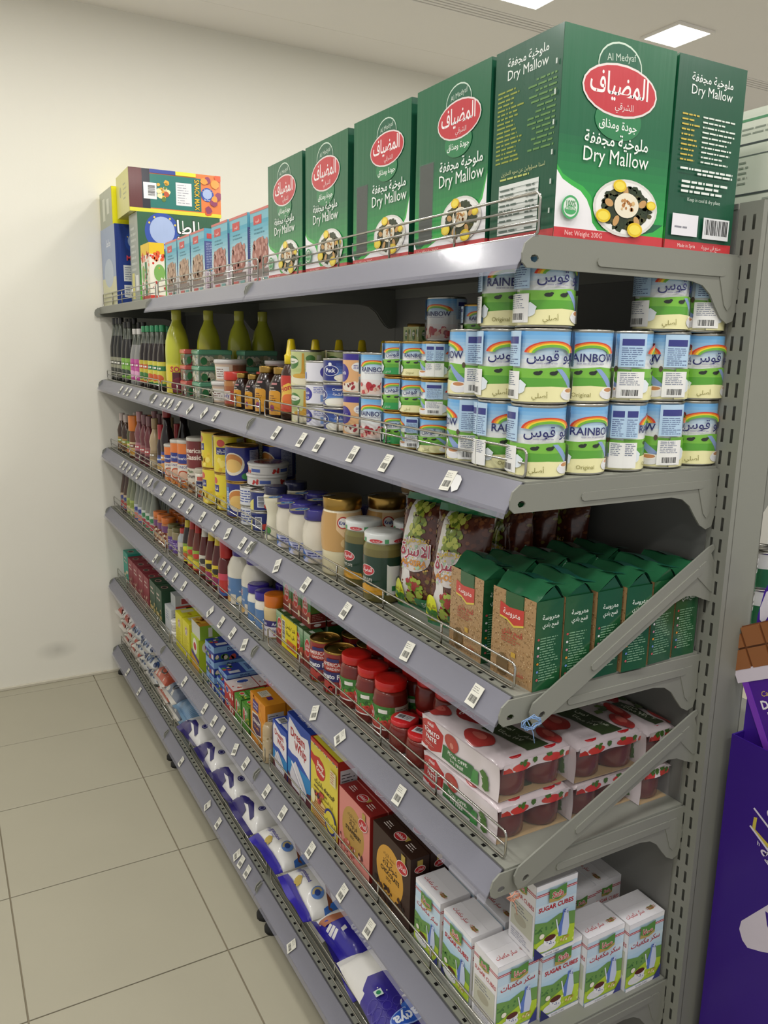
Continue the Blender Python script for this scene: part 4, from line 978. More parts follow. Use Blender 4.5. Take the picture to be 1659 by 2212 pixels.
PK = jar([(.036, 0), (.040, .005), (.040, .108), (.036, .117), (.035, .121)], ['#6a6233', '#6a6233', '#76703c', '#8a8a6a', '#8a8a6a'], (.0385, .119, .138, '#d9dcd9', lo), (pa, .018, FR+1.25))
for i, (x, y) in enumerate(((.052, .488), (.066, .6), (.15, .545))): place(PK, 'pickle_jar', ['pickle jar with a white lid next to the spice bags', 'pickle jar with a white lid next to the gold lidded jar', 'pickle jar with a white lid behind the two front ones'][i], 'jar', 'pickle jars', (x, y, Z3))
# gold lidded mayonnaise
ga = Art(.26, .085, '#d8b078'); ga.r(.0, .0, .26, .085, '#c79c5e'); ga.poly([(.02, .085), (.02, .05), (.04, .03), (.06, .04), (.07, .065), (.1, .085)], '#e9c79a'); ga.poly([(.15, .085), (.15, .05), (.17, .03), (.19, .04), (.2, .065), (.23, .085)], '#e9c79a')
for q in (0, .13): ga.e(.035+q, .065, .013, .013, '#c23a30'); ga.e(.035+q, .065, .0105, .0105, '#f0eee8'); ga.t('Kraft', .035+q, .061, .008, '#2c3f90', maxw=.018, bold=.04); ga.e(.05+q, .02, .02, .013, '#e0c088'); ga.e(.065+q, .025, .014, .012, '#d3a05a')
GL = Art(.05, .02, '#e0d8c4'); 
for A_ in (): pass
gl = Art(.046, .018); gl.e(.023, .009, .022, .007, '#2b2b2b'); gl.t('NEW', .023, .006, .006, '#e9e4d8')
GM_ = jar([(.04, 0), (.0445, .006), (.0435, .05), (.0455, .065), (.047, .09), (.0455, .125), (.042, .14), (.0395, .147)], ['#dccfa4', '#e3d9b4', '#e3d9b4', '#d9c090', '#d9c090', '#e6dcc0', '#e6dcc0'], (.0425, .146, .172, '#a98a3e'), (ga, .056, FR+.4), lidm='gold_tin', extra=[('lid_sticker', G().art(gl, (-.023, -.009, .1722), (0, -1, 0), (1, 0, 0)).me('lid_sticker', 'print_gloss'))])
for i, (x, y) in enumerate(((.062, .693), (.155, .66), (.245, .63))): place(GM_, 'mayonnaise_jar', 'gold lidded mayonnaise jar, %s in from the wire guard' % ORD(i), 'jar', 'gold lidded jars', (x, y, Z3))
# white mayonnaise jars with blue lids
wa = Art(.1, .03, '#8f96c4'); wa.r(0, .0, .1, .028, '#b9bcd8'); wa.e(.03, .016, .014, .012, '#2c62b0'); wa.lines(.05, .014, .045, .012, 2, '#3a3f86', .4); wa.e(.07, .006, .02, .006, '#c9bfae')
lt = Art(.05, .04); lt.e(.025, .02, .024, .016, '#c9c39a'); lt.e(.02, .02, .016, .011, '#3f7ac0'); lt.t('JAR', .02, .017, .006, '#e8ecf2')
WM = jar([(.031, 0), (.035, .005), (.036, .03), (.0355, .034), (.0375, .055), (.0365, .08), (.031, .097), (.0295, .104)], '#ded7c6', (.034, .102, .126, '#3b3684', Art(.02, .004, '#4a45a0')), (wa, .004, FR+.35), extra=[('lid_print', G().art(lt, (-.025, -.02, .1259), (0, -1, 0), (1, 0, 0)).me('lid_print', 'print_gloss'))])
WM = [(p[0], p[1]) for p in WM]
for i, (x, y) in enumerate(((.05, .955), (.05, .878), (.052, .795))): place(WM, 'mayonnaise_jar', 'white mayonnaise jar with a blue printed lid, %s from the gold lidded jar' % ORD(2-i), 'jar', 'blue lidded jars', (x, y, Z3))
for i, (x, y) in enumerate(((.13, .98), (.135, .885), (.14, .79))): place(WM, 'mayonnaise_jar', 'white mayonnaise jar with a blue lid in the second row, %s from the gold one' % ORD(2-i), 'jar', 'blue lidded jars', (x, y, Z3))
GT = jar([(.03, 0), (.031, .004), (.024, .05), (.023, .07), (.031, .1), (.0315, .112), (.027, .118)], '#e2dcc4', (.03, .117, .137, '#2a2c4a'), (Art(.06, .03).e(.02, .018, .013, .012, '#b8452c').e(.035, .012, .014, .012, '#4a8a3c'), .012, FR), seg=24)
place(GT, 'cheese_glass', 'waisted glass of cream cheese with a dark lid beside the blue tins', 'jar', 'cheese glasses', (.048, 1.05, Z3)); place(GT, 'cheese_glass', 'waisted glass of cream cheese standing behind another', 'jar', 'cheese glasses', (.12, 1.09, Z3))
big = jar([(.04, 0), (.045, .006), (.045, .12), (.035, .15), (.033, .16)], '#cfc8ba', (.037, .158, .19, '#b3946a'), (Art(.08, .06, '#d9d8de').r(.02, .01, .04, .035, '#2f5aa8'), .09, FR+.4))
place(big, 'mayonnaise_jar', 'big pale mayonnaise jar at the back of the third shelf', 'jar', 'gold lidded jars', (.28, .74, Z3))
# blue tins, cheese tubs
pt = Art(2*PI*.034, .05, '#1f2c6e')
for q in range(2): o = q*.107; pt.poly([(o, 0), (o, .03), (o+.02, .012), (o+.05, .03), (o+.05, 0)], '#d9cf6a'); pt.bar(o+.062, .008, .02, .03, '#d9dce8', vert=True); pt.e(o+.025, .04, .01, .008, '#d9dce8'); pt.e(o+.09, .012, .01, .008, '#c94038')
stack(can(.034, .056, pt), 2, .056, .052, 1.15, Z3, 'cheese_tin', 'dark blue and yellow tin of cheese', 'can', 'cheese tins', None, rots=[.2, .5])
wt = Art(2*PI*.034, .048, '#d5d7dd'); wt.lines(.01, .006, .19, .036, 5, '#3d4f96', .4)
stack(can(.034, .055, wt), 2, .055, .052, 1.232, Z3, 'cheese_tin', 'white tin of cheese with blue print', 'can', 'cheese tins', None, rots=[.2, .5])
stack(can(.034, .055, wt), 2, .055, .125, 1.21, Z3, 'cheese_tin', 'white tin of cheese with blue print, second row', 'can', 'cheese tins', None, rots=[.2, .5])
ta = Art(2*PI*.056, .02, '#d9d6d2')
for q in range(4): ta.blobs(.02+.088*q, .004, .02, .01, 4, .004, .006, ['#c23a34'], q); ta.r(.046+.088*q, .005, .03, .009, '#4a62b0')
tl = Art(.09, .09); tl.e(.045, .045, .04, .04, '#8f4a40'); tl.blobs(.015, .015, .06, .06, 20, .005, .01, ['#b8453a', '#6a3a34', '#a88a70'], 2)
TB = jar([(.053, 0), (.055, .002), (.055, .024)], '#dcd9d6', (.0575, .022, .030, '#dedbd8'), (ta, .002, FR), extra=[('lid_print', G().art(tl, (-.045, -.045, .0297), (1, 0, 0), (0, 1, 0)).me('lid_print', 'print_gloss'))])
for i in range(2): place(TB, 'cheese_box', 'round flat white cheese box, %s of two on the tins' % LAY[2][i], 'box', 'round cheese boxes', (.095+.004*i, 1.235, Z3+.1112+.0305*i), FR+i)
def blue_art(r, h, info):
    w = 2*PI*r; H = h-.008; A = Art(w, H, '#242a7c')
    for q in range(2):
        cx = w*(.25+.5*q); A.e(cx-w*.02, H*.5, w*.12, H*.34, '#e3d9c4'); A.e(cx-w*.02, H*.56, w*.1, H*.24, '#c9823c'); A.e(cx-w*.02, H*.45, w*.09, H*.2, '#e4bb6a'); A.r(cx-w*.17, H*.12, w*.05, H*.75, '#3d7ac0'); A.t('PEACHES', cx-w*.13, H*.5, .009, '#e4e8f2', rot=PI/2, maxw=H*.6); A.e(cx+w*.12, H*.15, w*.05, H*.1, '#3f8a4a')
        A.r(cx+w*.15, H*.1, w*.12, H*.82, '#a9acc4'); A.lines(cx+w*.155, H*.12, w*.11, H*.78, 18, '#5a5f8f', .35)
    return A
BT = can(.048, .104, blue_art(.048, .104, 1), 'gold_tin', False)
stack(BT, 2, .104, .066, 1.352, Z3, 'peach_tin', 'blue tin of peaches, front', 'can', 'blue peach tins', None, rots=[1.0, .75]); stack(BT, 2, .104, .17, 1.33, Z3, 'peach_tin', 'blue tin of peaches, second row', 'can', 'blue peach tins', None, rots=[.4, .4])
def pine_art(r, h):
    w = 2*PI*r; H = h-.008; A = Art(w, H, '#e0cb2e')
    for q in range(2):
        cx = w*(.25+.5*q); A.e(cx-w*.08, H*.82, w*.05, H*.1, '#c94a38'); A.r(cx-w*.14, H*.5, w*.13, H*.2, '#2c2f7a'); A.t('شرائح', cx-w*.075, H*.56, .009, '#f0eee0', maxw=w*.11); A.blobs(cx-w*.14, H*.05, w*.2, H*.36, 16, w*.025, w*.04, ['#e8c838', '#d4a824', '#f0dc6a'], 2+q); A.r(cx+w*.1, H*.05, w*.15, H*.9, '#d6cfae'); A.lines(cx+w*.11, H*.1, w*.13, H*.8, 16, '#8a8458', .35)
    return A
YT = can(.044, .113, pine_art(.044, .113), 'gold_tin', False)
stack(YT, 2, .113, .062, 1.462, Z3, 'pineapple_tin', 'yellow tin of pineapple beside the blue tins', 'can', 'yellow pineapple tins', None, rots=[.5, 1.2]); stack(YT, 2, .113, .056, 1.568, Z3, 'pineapple_tin', 'yellow tin of pineapple beside the spice shaker', 'can', 'yellow pineapple tins', None, rots=[.5, .4])
stack(YT, 2, .113, .16, 1.47, Z3, 'pineapple_tin', 'yellow tin of pineapple, second row', 'can', 'yellow pineapple tins', None, rots=[.5, .4])
# crumb canisters
def crumb(r, h, A, c='#c8c4ba'): return jar([(r, 0), (r, .003), (r, h-.012)], '#c9a48a', (r+.001, h-.012, h, c), (A, .003, FR-.6))
H = .185; w = 2*PI*.042; Aa = Art(w, H-.014, '#d9cfbe')
for q in range(2): o = w*.5*q; Aa.r(o, (H)*.48, w*.4, H*.46, '#7a2c2a'); Aa.e(o+w*.2, H*.5, w*.2, H*.06, '#7a2c2a'); Aa.t('American', o+w*.2, H*.72, .016, '#ead9cc', maxw=w*.3, bold=.03); Aa.t('Classic', o+w*.2, H*.6, .016, '#ead9cc', maxw=w*.28, bold=.03); Aa.t('Plain', o+w*.16, H*.36, .011, '#4a6a3a'); Aa.t('Crumbs', o+w*.2, H*.27, .012, '#3a3430', maxw=w*.25); Aa.blobs(o, 0, w*.4, H*.2, 30, .004, .01, ['#9a6a3c', '#b98a54', '#7a5230'], q+1)
place(crumb(.042, H, Aa), 'crumb_canister', 'maroon and cream breadcrumb canister beside the yellow tins', 'canister', None, (.062, 1.77, Z3))
H = .165; w = 2*PI*.034; Ao = Art(w, H-.014, '#dd7a34')
for q in range(2): o = w*.5*q; Ao.r(o+w*.1, H*.5, w*.25, H*.2, '#2f3a86'); Ao.t('American', o+w*.22, H*.58, .01, '#e8e4ea', maxw=w*.22); Ao.r(o+w*.08, H*.1, w*.3, H*.38, '#ddd6ca'); Ao.t('ONION', o+w*.22, H*.4, .009, '#2f3a86', maxw=w*.2); Ao.e(o+w*.22, H*.24, w*.11, H*.12, '#b8502c'); Ao.e(o+w*.22, H*.24, w*.08, H*.09, '#d9b49a'); Ao.blobs(o+w*.05, 0, w*.35, H*.12, 14, .006, .01, ['#d08a3a', '#c06a2c'], q)
CO = crumb(.034, H, Ao)
for i, (x, y, s) in enumerate(((.05, 1.875, 1), (.048, 1.96, .95), (.046, 2.04, .8))): place(CO, 'snack_canister', 'orange fried onion canister, %s from the maroon canister' % ORD(i), 'canister', 'orange canisters', (x, y, Z3), FR, sc=(1, 1, s))
sa = Art(.14, .07, '#d8d2c4'); 
for q in range(2): o = .07*q; sa.r(o, .03, .06, .022, '#23265a'); sa.t('CHILI POWDER', o+.03, .036, .007, '#e8e6da', maxw=.055); sa.blobs(o+.01, .0, .04, .022, 10, .004, .007, ['#b83a30', '#c98a3a', '#5f8a3a'], q); sa.r(o+.005, .055, .045, .012, '#b8564a')
place(jar([(.021, 0), (.022, .002), (.022, .082)], '#d8d2c4', (.0225, .08, .096, '#b9b3a2'), (sa, .004, FR+.3), seg=20), 'spice_shaker', 'small spice shaker with a dark blue band before the yellow tins', 'shaker', None, (.038, 1.668, Z3))
# sauce bottles by the wall
def sauce(r, h, body, lab, cap, cap_h=.2, waist=.9, nr=.45):
    p = [(r*.92, 0), (r, .004), (r*.97, h*.22), (r*waist, h*.4), (r*.95, h*.55), (r*.7, h*.68), (r*nr, h*.75), (r*nr*.95, h*(1-cap_h*.9))]
    A = Art(PI*r*1.1, h*.32, lab[0]); A.r(0, A.h*.6, A.w, A.h*.25, lab[1]); A.e(A.w*.5, A.h*.28, A.w*.25, A.h*.2, lab[2]); A.lines(A.w*.15, A.h*.66, A.w*.7, A.h*.14, 1, '#f0ece2', .6)
    return jar(p, body, (r*nr*1.15, h*(1-cap_h), h, cap), (A, h*.06, FR+.3), seg=20)
SB = [('tall black sauce bottle with a red cap', sauce(.028, .25, '#1c0f10', ('#2f3f8f', '#c98a3a', '#d9a05a'), '#8f2a2a', .12, .9, .5), (2.12,)),
      ('small dark sauce bottle with a red cap', sauce(.02, .185, '#2a1618', ('#3a3f7a', '#4a6ab0', '#c9a25a'), '#a8262c', .3, .9, .6), (2.21,)),
      ('beige sauce squeeze bottle', sauce(.025, .2, '#b09a78', ('#a08a68', '#8a7658', '#c2ae8c'), '#9a8560', .2, .8), (2.31,)),
      ('plum red sauce squeeze bottle', sauce(.024, .2, '#6a3034', ('#8f5a5a', '#a84a4a', '#4a1c22'), '#7a5458', .2, .8), (2.4, 2.48)),
      ('rose coloured sauce squeeze bottle', sauce(.025, .205, '#7d4a50', ('#a8707a', '#b85a60', '#5a2a30'), '#a87a7e', .2, .8), (2.57,)),
      ('sauce bottle with a broad orange cap', sauce(.026, .18, '#6a3a20', ('#c9b48a', '#7a3a2a', '#d09a3a'), '#d0762c', .36, .95, .9), (2.67,)),
      ('green labelled sauce bottle leaning among the others', sauce(.02, .165, '#4a4a28', ('#6f9a3c', '#c9b84a', '#c06a30'), '#a8a078', .2), (2.75,)),
      ('dark brown sauce bottle with a pale cap', sauce(.024, .17, '#3a2416', ('#a8803c', '#8a9a4a', '#5a3a20'), '#b9a9a2', .2), (2.84, 2.93))]
for d, P, ys in SB:
    for i, y in enumerate(ys):
        place(P, 'sauce_bottle', d+(', %s from the wall' % ORD(len(ys)-1-i) if len(ys) > 1 else ' on the third shelf'), 'bottle', 'sauce bottles by the wall', (.045, y, Z3), FR+.3)
        place(P, 'sauce_bottle', d+', behind its front row', 'bottle', 'sauce bottles by the wall', (.11, y+.012, Z3), FR+.3)

# ================================================================== fourth shelf
Z4 = ZS[3]
TOM, TOMD = '#6e2018', '#4a1512'
def tjar(r, h, label=None, lidc='#c8211f', prt=None):
    return jar([(r*.86, 0), (r*.96, .004), (r, h*.25), (r, h*.6), (r*.92, h*.78), (r*.8, h*.85)], [TOM, TOM, TOM, TOM, '#7a2a1e'], (r*.9, h*.845, h, lidc), label, lidm='print_gloss', extra=prt)
la = Art(.13, .05, '#a8322c'); la.r(.0, .018, .13, .032, '#3f7d36'); la.blobs(0, .012, .13, .012, 26, .004, .008, ['#c23a30', '#d8574a'], 2); la.r(.085, .0, .045, .05, '#b9b4a4'); la.lines(.088, .004, .04, .042, 8, '#6f6a5e', .35); la.r(0, 0, .13, .003, '#e9e4e0')
la.e(.024, .03, .015, .015, '#e6dcd8'); la.e(.024, .03, .0135, .0135, '#c9302c'); la.t('alalali', .024, .027, .007, '#f6eeee', maxw=.022); la.r(.05, .036, .02, .008, '#e9e6de'); la.blobs(.045, .02, .04, .016, 10, .003, .006, ['#2f5f2a', '#5f9a3c'], 4)
TJ = tjar(.0365, .118, (la, .02, FR+.75), '#cc1f1a')
for i, (x, y) in enumerate(((.062, .618), (.062, .542), (.062, .466))): place(TJ, 'tomato_paste_jar', 'large tomato paste jar with a green label and red lid, %s from the tins' % ORD(i), 'jar', 'large tomato paste jars', (x, y, Z4))
for i, (x, y) in enumerate(((.138, .645), (.138, .565), (.138, .485))): place(TJ, 'tomato_paste_jar', 'large tomato paste jar with a red lid, second row, %s from the tins' % ORD(i), 'jar', 'large tomato paste jars', (x, y, Z4))
st = Art(.036, .022, '#d5d3d6'); st.bar(.002, .002, .016, .018, '#d5d3d6', vert=False); st.lines(.02, .003, .014, .016, 4, '#5a5a5e', .35)
SJ = tjar(.031, .063, None, '#c8262a', [('sticker', G().art(st, (-.018, -.011, .0628), (1, 0, 0), (0, 1, 0)).me('sticker', 'print_paper'))])
for i, (x, y) in enumerate(((.056, .398), (.056, .333))):
    place(SJ, 'small_tomato_jar', 'small red lidded jar with a barcode sticker, front row, %s from the packs' % ORD(1-i), 'jar', 'small tomato paste jars', (x, y, Z4), FR+.5)
for i, (x, y) in enumerate(((.122, .41), (.122, .343))):
    for l in range(2): place(SJ, 'small_tomato_jar', 'small red lidded jar with a barcode sticker, second row, %s from the packs, %s' % (ORD(1-i), LAY[2][l]), 'jar', 'small tomato paste jars', (x, y, Z4+l*.0632), FR+.5+l)
for i, (x, y) in enumerate(((.19, .42), (.19, .35), (.21, .5), (.21, .6))):
    for l in range(2): place(SJ, 'small_tomato_jar', 'small red lidded jar in the third row, %s along, %s' % (ORD(i), LAY[2][l]), 'jar', 'small tomato paste jars', (x, y, Z4+l*.0632), FR+.2+l)
# tomato paste tins
tp = Art(2*PI*.036, .094, '#8f2a28')
for q in range(2):
    o = q*.113; tp.r(o, .03, .1, .022, '#2a2a66'); tp.t('Tomato Paste', o+.05, .0365, .011, '#ecebf0', maxw=.09, bold=.03); tp.e(o+.05, .066, .034, .012, '#a8342e'); tp.t('AMERICAN', o+.05, .066, .0085, '#e8dcd6', maxw=.055); tp.t('GARDEN', o+.05, .057, .006, '#e8dcd6', maxw=.04); tp.blobs(o, 0, .1, .026, 16, .006, .012, ['#b83a34', '#cf5a50', '#6a1c1c', '#c9b9c0'], 3+q); tp.r(o+.035, .076, .03, .008, '#2a2a66')
TT = can(.036, .102, tp, 'gold_tin', True)
for i, (x, y) in enumerate(((.06, .775), (.06, .697), (.138, .765), (.14, .69))): place(TT, 'tomato_paste_tin', ['tomato paste tin beside the small green cartons', 'tomato paste tin beside the large red lidded jars', 'tomato paste tin, second row, behind the one beside the cartons', 'tomato paste tin, second row, behind the one beside the jars'][i], 'can', 'tomato paste tins', (x, y, Z4), FR-.75)
# small green and red cartons
ca = Art(.056, .09, '#3f8038'); ca.grad(0, .04, .056, .05, '#2f6f34', '#9fb99a', 6); ca.r(0, 0, .056, .03, '#7d2a24'); ca.poly([(0, .03), (.028, .026), (.056, .03), (.056, .044), (.028, .036), (0, .04)], '#a8442e'); ca.r(0, .014, .056, .0025, '#e4dcd6'); ca.e(.024, .052, .016, .023, '#e6dcd6'); ca.e(.024, .052, .0148, .0215, '#b9302c'); ca.t('العلالي', .024, .055, .009, '#f4ecea', maxw=.024); ca.t('alalali', .024, .045, .008, '#f4ecea', maxw=.022); ca.e(.045, .02, .006, .009, '#d9c9a4')
cs = Art(.04, .09, '#2f6632'); cs.r(0, .04, .04, .026, '#5f8034'); cs.r(0, 0, .04, .038, '#7d2a24'); cs.r(0, .014, .04, .0025, '#e4dcd6'); cs.lines(.004, .02, .03, .017, 4, '#b9867a', .35); cs.e(.018, .008, .01, .004, '#e4dcd6')
TC = carton(.056, .042, .09, ca, cs, cs, Art(.056, .042, '#2a5f30').r(.012, .008, .018, .01, '#cfd6cc'), None, '#2f6632')
for i, y in enumerate((1.012, .952, .892)): place(TC, 'tomato_sauce_carton', 'small green and red carton in the upper layer, %s from the orange lidded jar' % ORD(i), 'carton', 'small green and red cartons', (.062, y, Z4+.0905))
for i, (x, y) in enumerate(((.045, 1.02), (.045, .96), (.045, .9), (.045, .84))): place(TC, 'tomato_sauce_carton', 'small green and red carton in the bottom layer, %s from the orange lidded jar' % ORD(i), 'carton', 'small green and red cartons', (x, y, Z4))
for i, (x, y, l) in enumerate(((.108, .89, 0), (.108, .89, 1), (.155, .885, 0), (.155, .885, 1), (.108, .96, 0), (.108, .96, 1), (.2, .88, 0), (.2, .88, 1))): place(TC, 'tomato_sauce_carton', 'small green and red carton behind the front cartons, %s layer, %s' % (LAY[2][l], ['behind the tin side', 'farther in', 'behind the middle', 'against the back'][i//2]), 'carton', 'small green and red cartons', (x, y, Z4+.0905*l))
of = Art(.1, .085, '#e3cf1e'); of.bar(.004, .02, .02, .055, '#d8d6cc', vert=True); of.t('اشتر ٢ واحصل', .06, .06, .01, '#2c2a22', maxw=.06); of.t('على ١ مجانا', .06, .042, .01, '#2c2a22', maxw=.055); of.r(.035, .008, .06, .022, '#c8642a'); of.t('7', .08, .012, .014, '#2c2a22')
g = G().box(-.05, .05, -.0014, -.0002, 0, .085, '#e3cf1e').art(of, (-.05, -.0014, 0), (1, 0, 0), (0, 0, 1)).me('offer_card', 'print_paper')
tag(ob('offer_card', g, None, (.0435, .955, Z4+.004), (0, 0, FR)), 'bright yellow offer card with handwriting in front of the small cartons', 'card')
# mayonnaise jars
ma = Art(.16, .08, '#5a7fae'); 
for q in range(2): o = q*.08; ma.r(o+.02, .052, .028, .018, '#e0d6d6'); ma.r(o+.0215, .0535, .025, .015, '#b8383c'); ma.t('Best', o+.034, .062, .0055, '#f2e8e8'); ma.t('VALUE', o+.034, .0555, .0055, '#f2e8e8', maxw=.02); ma.t('MAYONNAISE', o+.035, .038, .006, '#dfe6f0', maxw=.05); ma.e(o+.02, .014, .018, .014, '#e3d6a8'); ma.e(o+.045, .012, .016, .012, '#d3a862'); ma.e(o+.02, .018, .012, .008, '#efe6c8'); ma.r(o+.06, 0, .02, .03, '#d8cfbe')
def mayo(k): return jar([(.036*k, 0), (.042*k, .005), (.0425*k, .085*k), (.042*k, .105*k), (.033*k, .128*k), (.027*k, .136*k), (.026*k, .14*k)], '#e4dfd0', (.0285*k, .138*k, .152*k, '#392a86'), None)
M1 = mayo(1.08); M1 = M1+[('label', G().wrap(ma, pf_const(.0458), .006, 28, FR+.75).me('label', 'print_gloss'))]
for i, (x, y) in enumerate(((.078, 1.405), (.083, 1.295))): place(M1, 'mayonnaise_jar', 'large mayonnaise jar with a violet lid, %s from the red sauce bottle' % ORD(i), 'jar', 'violet lidded mayonnaise jars', (x, y, Z4))
ms = Art(.13, .055, '#5a7fae')
for q in range(2): o = q*.065; ms.r(o+.015, .036, .022, .013, '#b8383c'); ms.t('Best VALUE', o+.026, .0405, .0035, '#f2e8e8', maxw=.02); ms.lines(o+.01, .025, .04, .006, 1, '#dfe6f0', .6); ms.e(o+.02, .01, .014, .009, '#e3d6a8')
M2 = jar([(.028, 0), (.031, .004), (.031, .07), (.028, .08), (.026, .087)], '#e4dfd0', (.0305, .086, .108, '#3d2a94'), (ms, .006, FR+.6))
for i, (x, y) in enumerate(((.062, 1.228), (.058, 1.158), (.135, 1.2))): place(M2, 'mayonnaise_jar', ['small mayonnaise jar with a violet lid before the large jar', 'small mayonnaise jar with a violet lid beside the orange lidded jar', 'small mayonnaise jar with a violet lid behind the two others'][i], 'jar', 'violet lidded mayonnaise jars', (x, y, Z4))
os_ = Art(.13, .045, '#d9d4d8'); os_.r(0, .028, .13, .017, '#332a6e')
for q in range(2): os_.t('American', .035+.065*q, .032, .009, '#e6e2ee', maxw=.05); os_.t('Jalapenos', .035+.065*q, .014, .009, '#3a3a80', maxw=.045); os_.lines(.015+.065*q, .003, .04, .008, 1, '#b8485a', .5)
place(jar([(.028, 0), (.032, .004), (.032, .06), (.033, .075), (.029, .09)], '#cdb684', (.031, .086, .118, '#e0761c'), (os_, .006, FR+.5)), 'sauce_jar', 'jar of pale sauce with a bright orange lid beside the cartons', 'jar', None, (.06, 1.09, Z4))
# ketchup and sauce bottles
def ketch(body, lab, cap, h=.21, r=.025, nb=None):
    p = [(r*.9, 0), (r, .004), (r, h*.42), (r*.85, h*.55), (r*.55, h*.72), (r*.46, h*.84), (r*.46, h*.88)]
    A = Art(PI*r*1.3, h*.33, lab[0]); A.e(A.w*.5, A.h*.72, A.w*.2, A.h*.13, lab[1]); A.e(A.w*.4, A.h*.28, A.w*.22, A.h*.2, lab[2]); A.r(0, 0, A.w, A.h*.08, lab[1]); A.t('KETCHUP', A.w*.5, A.h*.5, A.h*.1, lab[1], maxw=A.w*.7)
    ex = []
    if nb: B = Art(2*PI*r*.5, h*.13, nb); ex = [('neck_label', G().wrap(B, pf_lin(p), h*.7, 20, FR).me('neck_label', 'print_gloss'))]
    return jar(p, body, (r*.54, h*.86, h, cap), (A, h*.08, FR+.6), seg=20, extra=ex)
KB = [('ketchup bottle with a tall red cap', jar([(.024, 0), (.026, .004), (.026, .1), (.023, .12), (.019, .13)], '#5f1a16', (.02, .125, .2, '#b01f20'), (Art(.09, .07, '#3a5aa0').e(.05, .035, .025, .025, '#c23a34').r(0, .05, .09, .02, '#c9485a'), .01, FR+.6), seg=20), (1.475,)),
      ('glass ketchup bottle with yellow labels', ketch('#571812', ('#d9c02e', '#2a2620', '#8f2a5a'), '#b9b4a2', .215, .025, '#d4bc2e'), (1.545, 1.615)),
      ('glass ketchup bottle with a white neck label', ketch('#5a1c14', ('#cfcabc', '#3a3630', '#8f3a2a'), '#c9c4b4', .21, .023, '#d3d0c4'), (1.69,)),
      ('hot sauce bottle with a red and yellow neck', ketch('#6a2a18', ('#8fae3c', '#c23a2c', '#d9c83a'), '#2a2622', .205, .024, '#a8281f'), (1.765, 1.83)),
      ('dark sauce bottle with a green fruit label', ketch('#241814', ('#7f9a3a', '#d9d02e', '#c2582c'), '#23201e', .195, .022, '#c9b62e'), (1.895,)),
      ('clear plastic bottle with a red cap', jar([(.021, 0), (.023, .004), (.023, .07), (.021, .085), (.013, .1), (.011, .104)], ['#b9aea2', '#b9aea2', '#a8acb0', '#a8acb0', '#b4b6b8'], (.0135, .1, .118, '#c03a34'), (Art(.1, .06, '#cfc7ba').r(.06, .01, .02, .035, '#8a8278'), .008, FR), seg=20), (1.96,)),
      ('jar with a violet label', jar([(.021, 0), (.024, .004), (.024, .085), (.02, .092)], '#8a7d5a', (.022, .09, .106, '#5f5a34'), (Art(.1, .05, '#5a3a86').lines(.01, .01, .08, .03, 4, '#b9a8d0', .4), .012, FR+.3), seg=20), (2.03, 2.095)),
      ('jar with an orange lid and popcorn print', jar([(.024, 0), (.027, .004), (.027, .09), (.023, .097)], '#a8683a', (.027, .094, .116, '#cf6f2a'), (Art(.15, .08, '#c9a27a').blobs(0, 0, .15, .05, 60, .004, .008, ['#e3d6c0', '#7a3420', '#b98a5a'], 3).r(0, .055, .15, .025, '#6a3a6a'), .006, FR), seg=20), (2.17, 2.235, 2.30)),
      ('clear vinegar bottle with a green label', ketch('#7f8478', ('#c9ccc4', '#2f7a48', '#a83a44'), '#b9b9b2', .2, .025, None), (2.38, 2.45, 2.52)),
      ('clear vinegar bottle with a blue and white label', ketch('#868a80', ('#b9bcc4', '#34408c', '#c97a6a'), '#a8a8a2', .2, .025, None), (2.59, 2.66)),
      ('clear vinegar bottle with a lime label', ketch('#7a7f66', ('#9fae5a', '#7f8f3a', '#c9bf8a'), '#a8a89a', .205, .026, None), (2.74, 2.81)),
      ('brown vinegar bottle with a red label', ketch('#4a3226', ('#b9a48a', '#34407c', '#a83a34'), '#8f8a80', .205, .025, None), (2.88, 2.95))]
for d, P, ys in KB:
    for i, y in enumerate(ys):
        place(P, 'condiment_bottle', d+(', %s from the wall' % ORD(len(ys)-1-i) if len(ys) > 1 else ', front row'), 'bottle', 'bottles of the fourth shelf', (.05, y, Z4), FR+.2)
        place(P, 'condiment_bottle', d+', in the second row', 'bottle', 'bottles of the fourth shelf', (.115, y+.008, Z4), FR+.2)
